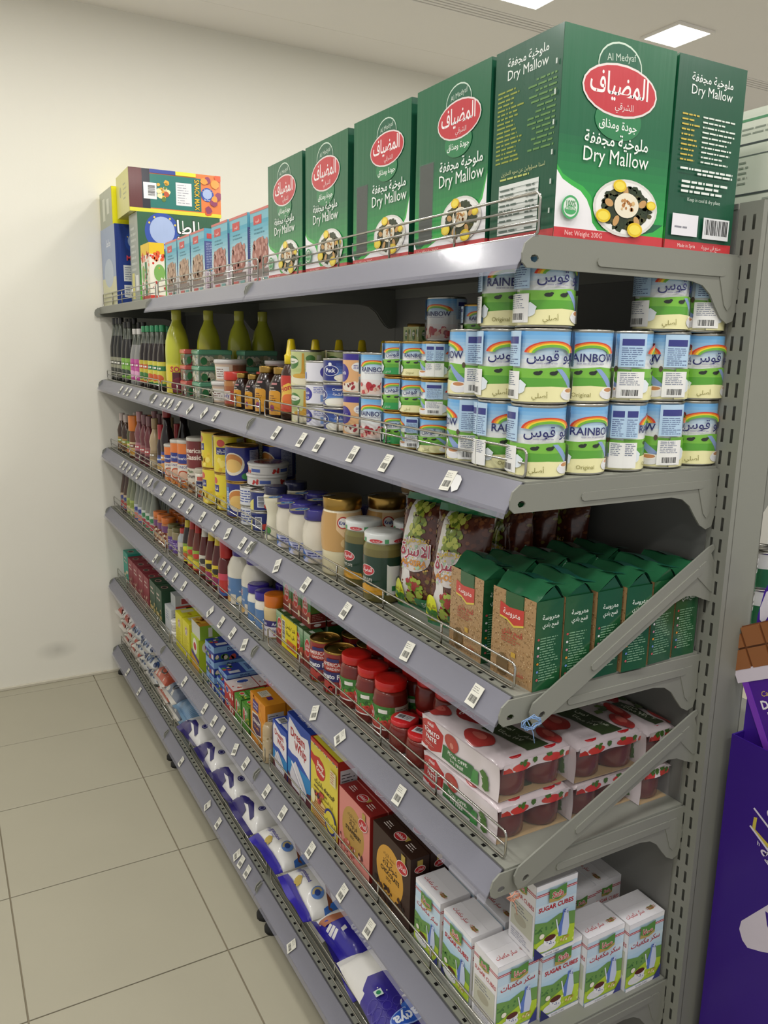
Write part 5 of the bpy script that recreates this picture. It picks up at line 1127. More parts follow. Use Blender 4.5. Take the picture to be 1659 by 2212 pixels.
# shrink-wrapped packs of tomato paste jars
mat('pink_film', None, .28, spec=.5, coat=.5, bump=.5, bscale=30)
def multipack(nx, ny, px, py, h=.068, seed=1):
    """jars px apart in depth (y), py apart in width (x); front at y = 0"""
    parts = []; w, d = nx*py, ny*px; r = min(px, py)*.49
    jb = G().lathe([(r*.86, 0), (r*.98, .004), (r, h*.3), (r, h*.6), (r*.88, h*.76), (r*.8, h*.8)], '#5e130f', seg=22).me('jar', 'print_gloss'); jl = G().lathe([(r*.9, h*.78), (r*.9, h*.96), (r*.85, h*.985), (.0005, h*.985)], '#b82024', seg=22).me('lid', 'print_gloss')
    def mk(root):
        for i in range(nx):
            for j in range(ny):
                o = ob('jar', jb, root, (-w/2+py*(i+.5), px*(j+.5), .001)); ob('lid', jl, o)
    rr = random.Random(seed); ph = rr.random()*6
    e = .0025
    def top(u, v):
        x, y = (u-.5)*(w+2*e), -e+v*(d+2*e); b = min(u, 1-u, 1)*w; c = min(v, 1-v)*d; k = min(b, c)
        return (x, y, h+.002-.010*max(0, 1-k/.014)**2+.0016*math.sin(x*90+ph)*math.cos(y*80))
    A = Art(w+2*e, d+2*e, '#ddd0d4'); W_, D_ = A.w, A.h
    A.e(W_*.3, D_*.52, W_*.2, D_*.28, '#b8282c'); A.t('معجون', W_*.3, D_*.56, D_*.12, '#f2e6e4', maxw=W_*.28, rot=-PI/2); A.t('طماطم', W_*.2, D_*.5, D_*.12, '#f2e6e4', maxw=W_*.28, rot=-PI/2)
    A.poly([(W_*.5, D_*.3), (W_*.95, D_*.42), (W_*.95, D_*.72), (W_*.5, D_*.62)], '#3a4a2c'); A.t('عرض خاص', W_*.72, D_*.56, .011, '#d3d8c4', rot=.15, maxw=W_*.4); A.t('٧+١ مجانا', W_*.72, D_*.44, .01, '#d3d8c4', rot=.15, maxw=W_*.36)
    for cx, cy, s in ((.62, .15, .15), (.1, .15, .12), (.85, .85, .12)): A.e(W_*cx, D_*cy, W_*s, D_*s*.9, '#b23a38'); A.e(W_*cx-.004, D_*cy+.003, W_*s*.5, D_*s*.4, '#cf6a60')
    A.blobs(W_*.4, D_*.75, W_*.3, D_*.15, 6, .006, .012, ['#46602e', '#5f7a38'], 3, 5)
    g = G().sheet(top, 14, 14, '#ddd0d4').surf(A, top, 14, 14)
    # printed front (towards -y) and printed strip on the right side
    F = Art(w, h, '#ddd3d6'); F.poly([(0, h*.12), (0, h*.85), (w*.18, h*.98), (w*.3, h*.75), (w*.28, h*.2), (w*.14, h*.03)], '#b3262a'); F.e(w*.13, h*.84, w*.11, h*.11, '#c23034'); F.t('alalali', w*.13, h*.8, h*.1, '#f4eaea', maxw=w*.18); F.t('TOMATO', w*.145, h*.56, h*.13, '#f4eeee', maxw=w*.22, bold=.03); F.t('PASTE', w*.145, h*.38, h*.13, '#f4eeee', maxw=w*.18, bold=.03); F.lines(w*.06, h*.2, w*.16, h*.1, 2, '#e6b8b4', .4)
    F.e(w*.42, h*.72, w*.1, h*.24, '#b23c34'); F.e(w*.43, h*.66, w*.03, h*.08, '#d08070'); F.r(w*.3, h*.1, w*.4, h*.4, '#2c6a36'); F.t('SPECIAL OFFER', w*.5, h*.34, h*.1, '#eef0e8', maxw=w*.36, bold=.02); F.t('7+1 FREE', w*.5, h*.17, h*.1, '#eef0e8', maxw=w*.28, bold=.02); F.poly([(w*.68, h*.05), (w*.78, h*.1), (w*.78, h*.5), (w*.7, h*.45)], '#3f8a44'); F.blobs(w*.78, h*.2, w*.1, h*.5, 5, .006, .01, ['#46702e'], 5, 5)
    fr = lambda u, v: ((u-.5)*(w+.003), -e-.001-.002*math.sin(u*nx*PI*2-PI/2)*math.sin(v*PI), .001+v*(h-.007))
    g.sheet(fr, 18, 6, '#ddd3d6').surf(F, fr, 18, 6)
    S = Art(d*.98, h*.26, '#ded2d6'); S.blobs(0, .0, d, h*.05, 9, .006, .012, ['#b83a34', '#c9564c'], 2, 8); S.e(d*.25, h*.1, d*.13, h*.1, '#c8403a'); S.e(d*.7, h*.12, d*.13, h*.1, '#c8403a'); S.blobs(d*.1, h*.15, d*.8, h*.1, 7, .004, .008, ['#4a7030'], 4, 5)
    sd = lambda u, v: (w/2+e+.0008-.002*math.cos(u*ny*PI*2)*(1-v), .004+u*(d-.008), h*.7+v*(h*.24))
    g.sheet(sd, 14, 4, '#ded2d6').surf(S, sd, 14, 4)
    f = G(); shell = lambda u, v: (w/2+e+.0012-.0035*(0.5+.5*math.cos(u*ny*PI*2))*math.sin(PI*v)+.0008*math.sin(40*u+9*v), -.002+u*(d+.004), .001+v*(h-.006))
    f.sheet(shell, 22, 8, '#ffffff'); back = lambda u, v: ((.5-u)*(w+.004), d+e, .001+v*(h-.006)); f.sheet(back, 6, 2, '#ffffff'); f.sheet(lambda u, v: (-w/2-e, (1-u)*d, .001+v*(h-.006)), 6, 2, '#ffffff')
    tr = G().box(-w/2, w/2, 0, d, 0, .001, '#b59a70').me('card_tray', 'print_paper')
    return mk, [('printed_sleeve', g.me('printed_sleeve', 'pink_film')), ('clear_film', f.me('clear_film', 'shrink_film')), ('card_tray', tr)]
def put_pack(mp, label, loc, rz):
    r = ob('tomato_paste_pack', None, None, loc, (0, 0, rz)); tag(r, label, 'pack', 'wrapped tomato paste packs')
    for n, m_ in mp[1]: ob(n, m_, r)
    mp[0](r)
MP = multipack(3, 2, .073, .072); MQ = multipack(3, 1, .066, .07, seed=4)
for l in range(2):
    put_pack(MP, 'shrink wrapped pack of tomato paste jars beside the small jars, %s' % LAY[2][l], (.026, .055+.108+.004*l, Z4+.071*l), FR+.03*l)
    put_pack(MP, 'shrink wrapped pack of tomato paste jars between two others, %s' % LAY[2][l], (.178, .05+.108-.003*l, Z4+.071*l), FR-.02*l)
    put_pack(MQ, 'narrow shrink wrapped pack of tomato paste jars against the back panel, %s' % LAY[2][l], (.33-.014+.003*l, .03+.106, Z4+.071*l), FR)

# ================================================================== fifth shelf
Z5 = ZS[4]
SW, SD, SH = .086, .066, .136
def safa(A, cx, cy, s, ar):
    A.poly([(cx-.5*s, cy-.32*s), (cx-.5*s, cy+.36*s), (cx-.1*s, cy+.28*s), (cx+.5*s, cy+.42*s), (cx+.5*s, cy-.24*s), (cx+.1*s, cy-.38*s)], '#5c8f45'); A.poly([(cx-.5*s, cy-.32*s), (cx-.5*s, cy-.1*s), (cx, cy-.3*s), (cx+.5*s, cy-.1*s), (cx+.5*s, cy-.24*s), (cx+.1*s, cy-.38*s)], '#b9a05a')
    A.t('صفا' if ar else 'Safa', cx, cy-.14*s, .3*s, '#f4e6e0', maxw=.8*s, bold=.07); A.t('صفا' if ar else 'Safa', cx, cy-.14*s, .3*s, '#b8282c', maxw=.8*s, bold=.02)
def sugar_face(w, h, ar):
    A = Art(w, h, '#c3d9ea'); A.r(0, h*.93, w, h*.07, '#efeef2'); A.grad(0, h*.42, w, h*.3, '#a9cde6', '#cfe0ec', 5)
    A.r(0, h*.845, w, h*.012, '#b8323c'); A.r(0, h*.857, w, h*.008, '#f0eef0'); A.r(0, h*.865, w, h*.012, '#b8323c')
    A.t('سكر مكعبات' if ar else 'SUGAR CUBES', w*.5, h*.63, h*.075 if ar else h*.062, '#b8262e', maxw=w*.86, bold=.03)
    A.poly([(0, h*.2), (w, h*.25), (w, h*.48), (w*.6, h*.52), (w*.3, h*.46), (0, h*.5)], '#6f9a52'); A.blobs(w*.02, h*.36, w*.6, h*.06, 14, w*.02, w*.035, ['#3f6a3c', '#4f7d44'], 4, 5)
    A.poly([(0, h*.05), (w, h*.05), (w, h*.3), (w*.6, h*.34), (0, h*.2)], '#b4cf3a'); A.blobs(0, h*.08, w, h*.2, 18, w*.015, w*.04, ['#c9dc56', '#9fbf30', '#dde48a'], 6, 6)
    A.poly([(w*.6, h*.2), (w*.58, h*.34), (w*.66, h*.46), (w*.68, h*.56), (w*.8, h*.56), (w*.83, h*.44), (w*.86, h*.3), (w*.82, h*.18)], '#c9d3ec'); A.poly([(w*.6, h*.2), (w*.58, h*.34), (w*.66, h*.46), (w*.68, h*.56), (w*.72, h*.56), (w*.68, h*.34), (w*.67, h*.2)], '#5f7cc6'); A.poly([(w*.5, h*.46), (w*.53, h*.46), (w*.6, h*.28), (w*.58, h*.25)], '#dfe6f2'); A.blobs(w*.68, h*.5, w*.12, h*.05, 5, w*.012, w*.02, ['#2a3a8f'], 3, 6)
    A.e(w*.3, h*.13, w*.24, h*.065, '#dfe0e2'); A.e(w*.38, h*.2, w*.15, h*.075, '#e9e9ec'); A.e(w*.38, h*.235, w*.14, h*.04, '#5a2a22'); A.blobs(w*.28, h*.14, w*.2, h*.05, 5, w*.012, w*.02, ['#34408f'], 5, 6); A.blobs(w*.6, h*.12, w*.25, h*.06, 8, w*.025, w*.045, ['#d9c88a', '#e9e2c0', '#b9a04a'], 7, 5); A.e(w*.17, h*.3, w*.06, h*.035, '#f0e9da')
    A.r(0, 0, w, h*.05, '#e9e8ec'); A.poly([(w, 0), (w, h*.2), (w*.78, 0)], '#3a3f86') if ar else A.poly([(0, 0), (0, h*.18), (w*.25, 0)], '#2c2f6a'); A.t('SUGAR CUBES', w*.45, h*.012, h*.024, '#6a6a7a', maxw=w*.5, bold=0)
    safa(A, w*.5, h*.83, w*.42, ar)
    return A
def sugar_side(w, h):
    A = Art(w, h, '#e6e4e6'); A.r(0, h*.845, w, h*.012, '#b8323c'); A.r(0, h*.87, w, h*.012, '#b8323c'); A.t('SUGAR CUBES', w*.5, h*.66, h*.055, '#b8262e', maxw=w*.9, rot=-.05); A.r(w*.06, h*.22, w*.86, h*.36, '#c6c6b4'); A.e(w*.45, h*.36, w*.25, h*.07, '#b0ac98'); A.lines(w*.1, h*.44, w*.7, h*.12, 3, '#85858f', .35); A.lines(w*.1, h*.06, w*.8, h*.12, 4, '#a9a9b8', .35); safa(A, w*.45, h*.83, w*.4, False); return A
def sugar_top(w, d):
    A = Art(w, d*.55, '#eceaee'); A.t('سكر مكعبات', w*.34, d*.2, d*.13, '#b8262e', maxw=w*.5); safa(A, w*.8, d*.26, w*.15, True); A.r(w*.68, d*.22, w*.24, d*.015, '#b8323c'); A.r(w*.68, d*.28, w*.24, d*.015, '#b8323c'); A.r(w*.66, d*.25, w*.28, d*.012, '#8f9a5a'); return A
SGB = [carton(SW, SD, SH, sugar_face(SW, SH, a), sugar_side(SD, SH), sugar_side(SD, SH), sugar_top(SW, SD), None, '#e9e8ec', 'print_paper', '#e9e7eb', True) for a in (True, False)]
GS = 'white sugar cube boxes'
for i, (x, y, k) in enumerate(((.03, .04, 0), (.1185, .033, 1), (.207, .02, 0), (.2955, .01, 0))): place(SGB[k], 'sugar_cube_box', 'white sugar cube box turned to the open end, %s from the wire guard' % ORD(i), 'box', GS, (x+SW/2, y, Z5), 0)
place(SGB[1], 'sugar_cube_box', 'white sugar cube box stacked on top of another', 'box', GS, (.09+SW/2, .026, Z5+SH+.001), -.02)
for i, (x, y, k) in enumerate(((.03, .158, 1), (.03, .256, 0))): place(SGB[k], 'sugar_cube_box', ['white sugar cube box facing the aisle behind the corner box', 'white sugar cube box facing the aisle beside the brown cake mix'][i], 'box', GS, (x, y, Z5), FR)
for i, (x, y) in enumerate(((.105, .162), (.105, .256), (.18, .162), (.18, .256), (.255, .162), (.255, .256), (.3215, .165))): place(SGB[i % 2], 'sugar_cube_box', 'white sugar cube box behind the front boxes, %s row in, %s' % (ORD((i//2)+1), ['near the end boxes', 'near the cake mixes'][i % 2]), 'box', GS, (x, y+.0, Z5), FR)
# cake mixes
def cake(w, h, base, oval, word, ar, pic, txt='#2a1c14'):
    A = Art(w, h, base); A.e(w*.47, h*.5, w*.36, h*.36, oval, n=30); A.t('خليط الكيك', w*.45, h*.7, h*.045, txt, maxw=w*.35, bold=0); A.t('Cake Mix', w*.45, h*.645, h*.035, txt, maxw=w*.3, bold=0); A.t(ar, w*.48, h*.56, h*.075, txt, maxw=w*.42, bold=.02); A.t(word, w*.48, h*.46, h*.062, txt, maxw=w*.5, bold=.03); A.lines(w*.38, h*.38, w*.2, h*.05, 2, txt, .4)
    A.blobs(w*.05, h*.02, w*.5, h*.26, 40, w*.02, w*.05, pic, 3, 6); A.blobs(w*.65, h*.15, w*.2, h*.14, 10, w*.02, w*.045, pic, 5, 6); A.e(w*.8, h*.78, w*.15, h*.09, '#e9dcd6', .25); A.e(w*.8, h*.78, w*.138, h*.08, '#b8242a', .25); A.t('العلالي', w*.8, h*.755, h*.06, '#f6ecec', maxw=w*.2); A.r(w*.78, h*.87, w*.1, h*.1, '#b39a4a')
    return A
def cake_top(w, d, base): 
    A = Art(w, d, base); A.r(w*.54, d*.5, w*.1, d*.3, '#b39a4a'); A.e(w*.5, d*.5, w*.11, d*.3, '#e9dcd6'); A.e(w*.5, d*.5, w*.1, d*.26, '#c02a30'); A.t('alalali', w*.5, d*.42, d*.2, '#f6ecec', maxw=w*.16); A.lines(w*.12, d*.3, w*.2, d*.4, 3, '#e8dcd6', .4); A.lines(w*.7, d*.3, w*.2, d*.4, 3, '#e8dcd6', .4); return A
def cake_side(d, h, base): return Art(d, h, base).r(d*.35, h*.86, d*.3, h*.1, '#b39a4a').e(d*.5, h*.84, d*.3, h*.05, '#e9dcd6').e(d*.5, h*.84, d*.27, h*.042, '#b8242a').t('العلالي', d*.5, h*.825, h*.035, '#f6ecec', maxw=d*.4)
CH = carton(.152, .042, .162, cake(.152, .162, '#38221b', '#cf9a3c', 'CHOCOLATE', 'شوكولاتة', ['#2a1812', '#4a2c20', '#1e120e']), cake_side(.042, .162, '#33201a'), cake_side(.042, .162, '#33201a'), cake_top(.152, .042, '#3a251d'), None, '#38221b')
SRB = carton(.146, .042, .158, cake(.146, .158, '#d98a80', '#b9924a', 'STRAWBERRY', 'فراولة', ['#5a2a2c', '#c9685c', '#b84a44', '#e4b0a4']), cake_side(.042, .158, '#8f2420'), cake_side(.042, .158, '#8f2420'), cake_top(.146, .042, '#8f2724'), None, '#c4776e')
for i in range(3):
    place(CH, 'cake_mix_box', 'dark brown chocolate cake mix box, %s in from the wire guard' % ORD(i), 'box', 'cake mix boxes', (.028+.045*i, .392, Z5)); place(SRB, 'cake_mix_box', 'pink strawberry cake mix box, %s in from the wire guard' % ORD(i), 'box', 'cake mix boxes', (.028+.045*i, .556, Z5))
# pancake mix
A = Art(.15, .205, '#e2cf4a'); A.r(0, .0, .15, .205, '#e2cf4a'); A.r(0, .195, .15, .01, '#c23028'); A.blobs(0, .193, .15, .002, 40, .002, .003, ['#f0ead0'], 1, 6); A.poly([(0, .17), (.02, .165), (.05, .172), (.07, .16), (.07, .125), (.055, .115), (.035, .12), (.025, .14), (0, .15)], '#c23028'); A.e(.055, .143, .028, .026, '#c23028'); A.t('Betty', .055, .148, .012, '#f4ecdc', rot=-.1, bold=.03); A.t('Crocker', .055, .133, .011, '#f4ecdc', rot=-.1, maxw=.045, bold=.03)
A.t('Pancake بانكيك', .078, .098, .013, '#3a2c1c', maxw=.12); A.lines(.02, .082, .11, .01, 1, '#7a6428', .5); A.t('لبدة المخيض', .095, .075, .009, '#7a6428', maxw=.06)
for k in range(7): A.e(.05+.002*(k % 2), .015+.007*k, .042, .008, '#a8713a'); A.e(.05+.002*(k % 2), .018+.007*k, .04, .006, '#e6c886')
A.blobs(.03, .06, .05, .025, 12, .005, .009, ['#a82f34', '#3a2c4a', '#c24a44'], 3); A.e(.115, .04, .032, .032, '#2a2f80'); A.e(.115, .04, .026, .026, '#e2cf4a'); A.r(.083, .032, .065, .016, '#e8d848'); A.t('عرض خاص', .115, .036, .01, '#2a2a40', maxw=.06, bold=.04); A.r(.115, .14, .03, .035, '#ddd2a8'); A.lines(.118, .143, .024, .03, 5, '#b8563c', .35); A.e(.02, .06, .012, .018, '#efe6b8')
S_ = Art(.055, .205, '#a82c24'); S_.r(.006, .11, .043, .075, '#c9c4c8'); S_.lines(.009, .115, .037, .062, 8, '#4a4448', .3); T_ = Art(.15, .055, '#b02c24'); T_.r(.005, .004, .14, .03, '#e2d23e'); T_.lines(.02, .012, .11, .014, 1, '#6a5a1c', .5)
PN = carton(.15, .055, .205, A, S_, S_, T_, None, '#b02c24')
for i in range(2): place(PN, 'pancake_mix_box', 'yellow and red pancake mix box, %s in from the wire guard' % ORD(i), 'box', 'pancake mix boxes', (.028+.058*i, .712, Z5))
# whipped topping boxes
def whip(w, h):
    A = Art(w, h, '#2a4fae'); A.r(0, 0, w, h*.4, '#2f86c4'); A.poly([(0, 0), (w, 0), (w, h*.22), (w*.5, h*.1), (0, h*.2)], '#5a1f2c'); A.poly([(w*.04, h*.52), (w*.04, h*.86), (w*.1, h*.96), (w*.3, h*.92), (w*.6, h*.86), (w*.9, h*.9), (w*.97, h*.8), (w*.97, h*.4), (w*.8, h*.44), (w*.45, h*.52), (w*.2, h*.5)], '#e9e6ea')
    A.t('Dream', w*.46, h*.74, h*.115, '#a8242e', maxw=w*.74, bold=.03); A.t('Whip', w*.58, h*.6, h*.115, '#a8242e', maxw=w*.6, bold=.03)
    rr = random.Random(3); A.poly([(w*.2, h*.06), (w*.1, h*.2), (w*.2, h*.34), (w*.36, h*.44), (w*.46, h*.4), (w*.66, h*.3), (w*.84, h*.18), (w*.8, h*.06)], '#d9d6de')
    for k in range(6): A.e(w*(.3+.08*k), h*(.32-.035*k), w*.16, h*.03, '#f2f0f4', -.7); A.e(w*(.3+.08*k), h*(.29-.035*k), w*.15, h*.012, '#b9b6c6', -.7)
    return A
def wtop(w, d, k): 
    A = Art(w, d, '#27409a'); A.t('Dream Whip', w*.5, d*.35, d*.28, '#dfe3f0', maxw=w*.6) if k else A.bar(w*.08, d*.1, w*.32, d*.75); 
    return A if k else A.r(w*.45, d*.2, w*.45, d*.5, '#d9d9de')
WB = carton(.145, .036, .205, whip(.145, .205), Art(.036, .205, '#24409c'), None, wtop(.145, .036, 1), None, '#2a4aa8'); WS = carton(.1, .036, .14, whip(.1, .14), Art(.036, .14, '#24409c').lines(.004, .02, .028, .09, 12, '#5f7ac4', .35), None, wtop(.1, .036, 0), None, '#2a4aa8')
for i in range(2):
    place(WB, 'whipped_topping_box', 'large blue whipped topping box, %s in from the wire guard' % ORD(i), 'box', 'blue whipped topping boxes', (.028+.039*i, .862, Z5)); place(WS, 'whipped_topping_box', 'small blue whipped topping box, %s in from the wire guard' % ORD(i), 'box', 'blue whipped topping boxes', (.028+.039*i, .99, Z5))
# orange crumb boxes
A = Art(.12, .15, '#d98a22'); A.blobs(0, 0, .12, .15, 60, .003, .012, ['#e09a2e', '#cf7f1c'], 3, 5); A.r(.02, .105, .045, .03, '#4a2a74'); A.t('American', .042, .122, .007, '#eae2ee', maxw=.04); A.t('GARDEN', .042, .112, .006, '#eae2ee', maxw=.036); A.poly([(.015, .095), (.06, .1), (.085, .085), (.085, .04), (.05, .03), (.015, .04)], '#e4d8c8'); A.poly([(.018, .09), (.06, .096), (.082, .083), (.082, .043), (.05, .034), (.018, .043)], '#4a2c54'); A.t('GRAHAM', .05, .068, .012, '#efe6da', maxw=.055, bold=.04); A.t('CRUMBS', .05, .052, .008, '#d08a4a', maxw=.05); A.blobs(.05, .0, .06, .035, 24, .004, .008, ['#b98a4a', '#d9b478', '#8f6430'], 5)
S_ = Art(.06, .15, '#d98a22'); S_.r(.006, .03, .048, .095, '#c9c4c4'); S_.lines(.009, .034, .042, .086, 13, '#3a3a48', .3); T_ = Art(.12, .06, '#d98e26'); T_.r(.02, .012, .04, .03, '#ddd6c4'); T_.lines(.024, .016, .032, .022, 5, '#6a6458', .3); T_.r(.065, .022, .022, .016, '#5a2a74')
GR = carton(.12, .06, .15, A, S_, S_, T_, None, '#d98a22')
for i in range(3): place(GR, 'crumb_box', 'orange cracker crumb box, %s in from the wire guard' % ORD(i), 'box', 'orange crumb boxes', (.028+.063*i, 1.155, Z5))
place(jar([(.014, 0), (.017, .003), (.017, .1), (.012, .112)], '#b9a480', None, (Art(.06, .06, '#c2ae8c').blobs(0, 0, .06, .06, 30, .002, .004, ['#a08a66', '#d3c4a4'], 2), .02, FR), seg=16), 'crumb_pouch', 'slim tan crumb pouch standing at the guard before the orange box', 'pouch', None, (.0445-.018, 1.068, Z5))
# jelly and custard boxes
def jelly(w, h, c, c2): return Art(w, h, c).e(w*.3, h*.6, w*.16, h*.26, '#e6dcd8').e(w*.3, h*.6, w*.13, h*.22, '#2f4a9a' if c2 else '#c23a34').blobs(w*.5, h*.1, w*.45, h*.5, 9, w*.05, w*.1, ['#d9b8a8', '#b8483c', '#e4d8cc'] if c2 else ['#e0c040', '#8fae3a', '#3f6a30'], 2).t('Jelly', w*.62, h*.66, h*.2, '#efe9e0', maxw=w*.4)
JG = carton(.058, .03, .085, jelly(.058, .085, '#4f8a35', 0), Art(.03, .085, '#3f7a2c'), None, jelly(.058, .03, '#55943a', 0), None, '#4a8432'); JR = carton(.085, .085, .042, jelly(.085, .042, '#b8302f', 1), jelly(.085, .042, '#b83a38', 1), None, jelly(.085, .085, '#cfc2c0', 1), None, '#b8302f', 'print_paper', '#cfc0be')
for i, y in enumerate((1.33, 1.262)):
    for k in range(3): place(JG, 'jelly_box', 'small green jelly box, %s in from the guard, %s from the orange boxes' % (ORD(k), ORD(1-i)), 'box', 'green jelly boxes', (.028+.033*k, y, Z5))
for l in range(2):
    for k in range(2): place(JR, 'jelly_box', 'red and white jelly box, %s of two, %s in from the guard' % (LAY[2][l], ORD(k)), 'box', 'red jelly boxes', (.028+.088*k, 1.413, Z5+.0425*l))
for k in range(2): place(JR, 'jelly_box', 'red and white jelly box on the back boxes, %s from the orange boxes' % ORD(k), 'box', 'red jelly boxes', (.135, 1.325-.09*k, Z5+.0855))
for k in range(2): place(GR, 'crumb_box', 'orange cracker crumb box lying under jelly boxes, %s' % ORD(k), 'box', 'orange crumb boxes', (.21, 1.345-.125*k, Z5), FR)
def cust(w, h, v): return Art(w, h, '#2b3f93').r(0, h*.55, w, h*.4, '#7fa6d2').t('Dolce' if v else 'Rice', w*.5, h*.65, h*.18, '#22307f', maxw=w*.6, bold=.03).blobs(w*.05, h*.05, w*.8, h*.4, 8, w*.06, w*.12, ['#b8483c', '#d9c8b4', '#4f7d3c'], 3).r(w*.7, h*.1, w*.22, h*.3, '#c9cbd2')
CU = [carton(.085, .12, .052, cust(.085, .052, v), cust(.12, .052, 1), None, cust(.085, .12, v), None, '#2b3f93') for v in (0, 1)]
for l in range(3): place(CU[1], 'custard_box', 'dark blue custard box lying flat, %s of its stack, beside the red boxes' % LAY[3][l], 'box', 'blue custard boxes', (.028+.006*l, 1.51, Z5+.0525*l*.62+.0), FR, sc=(1, 1, .62))
for l in range(3): place(CU[0], 'custard_box', 'dark blue rice box lying flat, %s of its stack, beside the yellow boxes' % LAY[3][l], 'box', 'blue custard boxes', (.03, 1.612, Z5+.0525*l), FR+.02*l)
for l in range(2): place(CU[1], 'custard_box', 'dark blue custard box in the second row, %s' % LAY[2][l], 'box', 'blue custard boxes', (.158, 1.54, Z5+.0525*l), FR)
# yellow and lime boxes
def yel(w, h): 
    A = Art(w, h, '#d8cf2a'); A.lines(w*.15, h*.1, w*.7, h*.5, 10, '#b8a824', .5, seed=3); A.e(w*.55, h*.75, w*.2, h*.12, '#c9b8a0'); A.blobs(w*.4, h*.65, w*.3, h*.2, 8, w*.04, w*.07, ['#a86a5a', '#8a7aa0', '#d9c8b0'], 2); return A
YB = carton(.09, .075, .142, yel(.09, .142), Art(.075, .142, '#d9d02c').lines(.01, .02, .055, .09, 10, '#b0a022', .4), None, Art(.09, .075, '#dcd62a').r(.012, .015, .03, .045, '#d3cfa8').t('NEW', .065, .03, .012, '#b86a2a'), None, '#d8cf2a')
for i, y in enumerate((1.99, 1.895)):
    for k in range(2): place(YB, 'cornflour_box', 'tall yellow cornflour box, %s in from the guard, %s from the lime box' % (ORD(k), ORD(1-i)), 'box', 'yellow cornflour boxes', (.028+.078*k, y, Z5))
Lm = Art(.09, .12, '#a9bf2c'); Lm.r(0, 0, .09, .05, '#cf9a2e'); Lm.e(.045, .085, .025, .03, '#e4ded2'); Lm.e(.045, .085, .016, .014, '#b8343a'); Lm.poly([(.0, .05), (.09, .03), (.09, .045), (0, .065)], '#4a3a86'); Ls = Art(.075, .12, '#b0c42e'); Ls.e(.0375, .09, .026, .024, '#e4ded2'); Ls.r(.022, .082, .031, .016, '#b8343a'); Ls.t('Best', .0375, .086, .007, '#f2eae4')
LB = carton(.09, .075, .12, Lm, Ls, None, Art(.09, .075, '#b9c935'), None, '#a9bf2c')
for k in range(3): place(LB, 'cornflour_box', 'lime green starch box beside the yellow boxes, %s in from the guard' % ORD(k), 'box', 'lime starch boxes', (.03+.078*k, 1.788, Z5))
fl = Art(.1, .05, '#c9cac2'); fs_ = Art(.08, .05, '#8fb53a').r(.03, .008, .014, .034, '#dcdcd0'); ft = Art(.1, .08, '#c98a2c').blobs(0, 0, .1, .08, 24, .008, .016, ['#e0b03a', '#b8742a', '#e8c85a'], 3)
place(carton(.1, .08, .05, fl, fs_, None, ft, None, '#b9bfa4'), 'fries_box', 'flat green box with a golden picture lying on a lime box', 'box', None, (.035, 1.79, Z5+.1205))
# tubs and dark boxes by the wall
WT = jar([(.016, 0), (.019, .003), (.019, .036)], '#d9d6ce', (.0205, .034, .044, '#e9e6e0'), (Art(.08, .02, '#c9c4ba').lines(.005, .004, .07, .012, 2, '#8a8478', .4), .008, FR), seg=18)
for l in range(2): place(WT, 'baking_powder_tub', 'small white tub, %s of two stacked at the guard' % LAY[2][l], 'tub', 'small white tubs', (.042, 2.08, Z5+.0445*l))
wb = Art(.1, .105, '#c3c6c9').lines(.015, .05, .06, .04, 4, '#7d86a0', .35)
place(carton(.1, .06, .105, wb, Art(.06, .105, '#c9cbcc').lines(.008, .03, .04, .06, 6, '#8a90a0', .35), None, None, None, '#bfc2c4'), 'baking_box', 'pale grey box beside the small white tubs', 'box', 'pale grey boxes', (.04, 2.195, Z5))
ws = Art(.11, .05, '#b9bcbe'); ws.r(.02, .012, .035, .028, '#d9d4d4'); ws.r(.023, .015, .029, .022, '#a8484a'); ws.r(0, 0, .11, .008, '#b84438')
place(carton(.07, .11, .05, Art(.07, .05, '#b4b8ba'), ws, None, None, None, '#a9adb0'), 'baking_box', 'pale grey box with a red base lying on another', 'box', 'pale grey boxes', (.06, 2.19, Z5+.1055))
def dark(w, h, c, pic): 
    A = Art(w, h, c); A.blobs(w*.05, 0, w*.9, h*.35, 14, w*.06, w*.13, pic, 3); A.lines(w*.2, h*.6, w*.6, h*.25, 2, '#cbb6ac', .4); return A
def dtop(w, d, c): 
    A = Art(w, d, c)
    for k in range(3): A.e(w*.5, d*(.18+.3*k), w*.2, d*.1, '#b08a80'); A.e(w*.5, d*(.18+.3*k), w*.13, d*.07, '#3a3a34')
    return A
for nm, c, ys, h, pic in (('teal', '#2f9a86', (2.985,), .14, ['#d9c9a0', '#b98a5a', '#e6dcc0']), ('crimson', '#8a2434', (2.88, 2.775, 2.67, 2.565), .13, ['#c9a08a', '#e0ccb4', '#7a3a34']), ('dark green', '#31503a', (2.45, 2.345), .14, ['#cdbb86', '#b09a5a'])):
    P = carton(.1, .14, h, dark(.1, h, c, pic), Art(.14, h, c), None, dtop(.1, .14, c), None, c)
    for i, y in enumerate(ys): place(P, 'dessert_box', '%s dessert box%s' % (nm, ', %s from the wall' % ORD(len(ys)-1-i) if len(ys) > 1 else ' next to the wall on the fifth shelf'), 'box', 'dark dessert boxes', (.04, y, Z5))

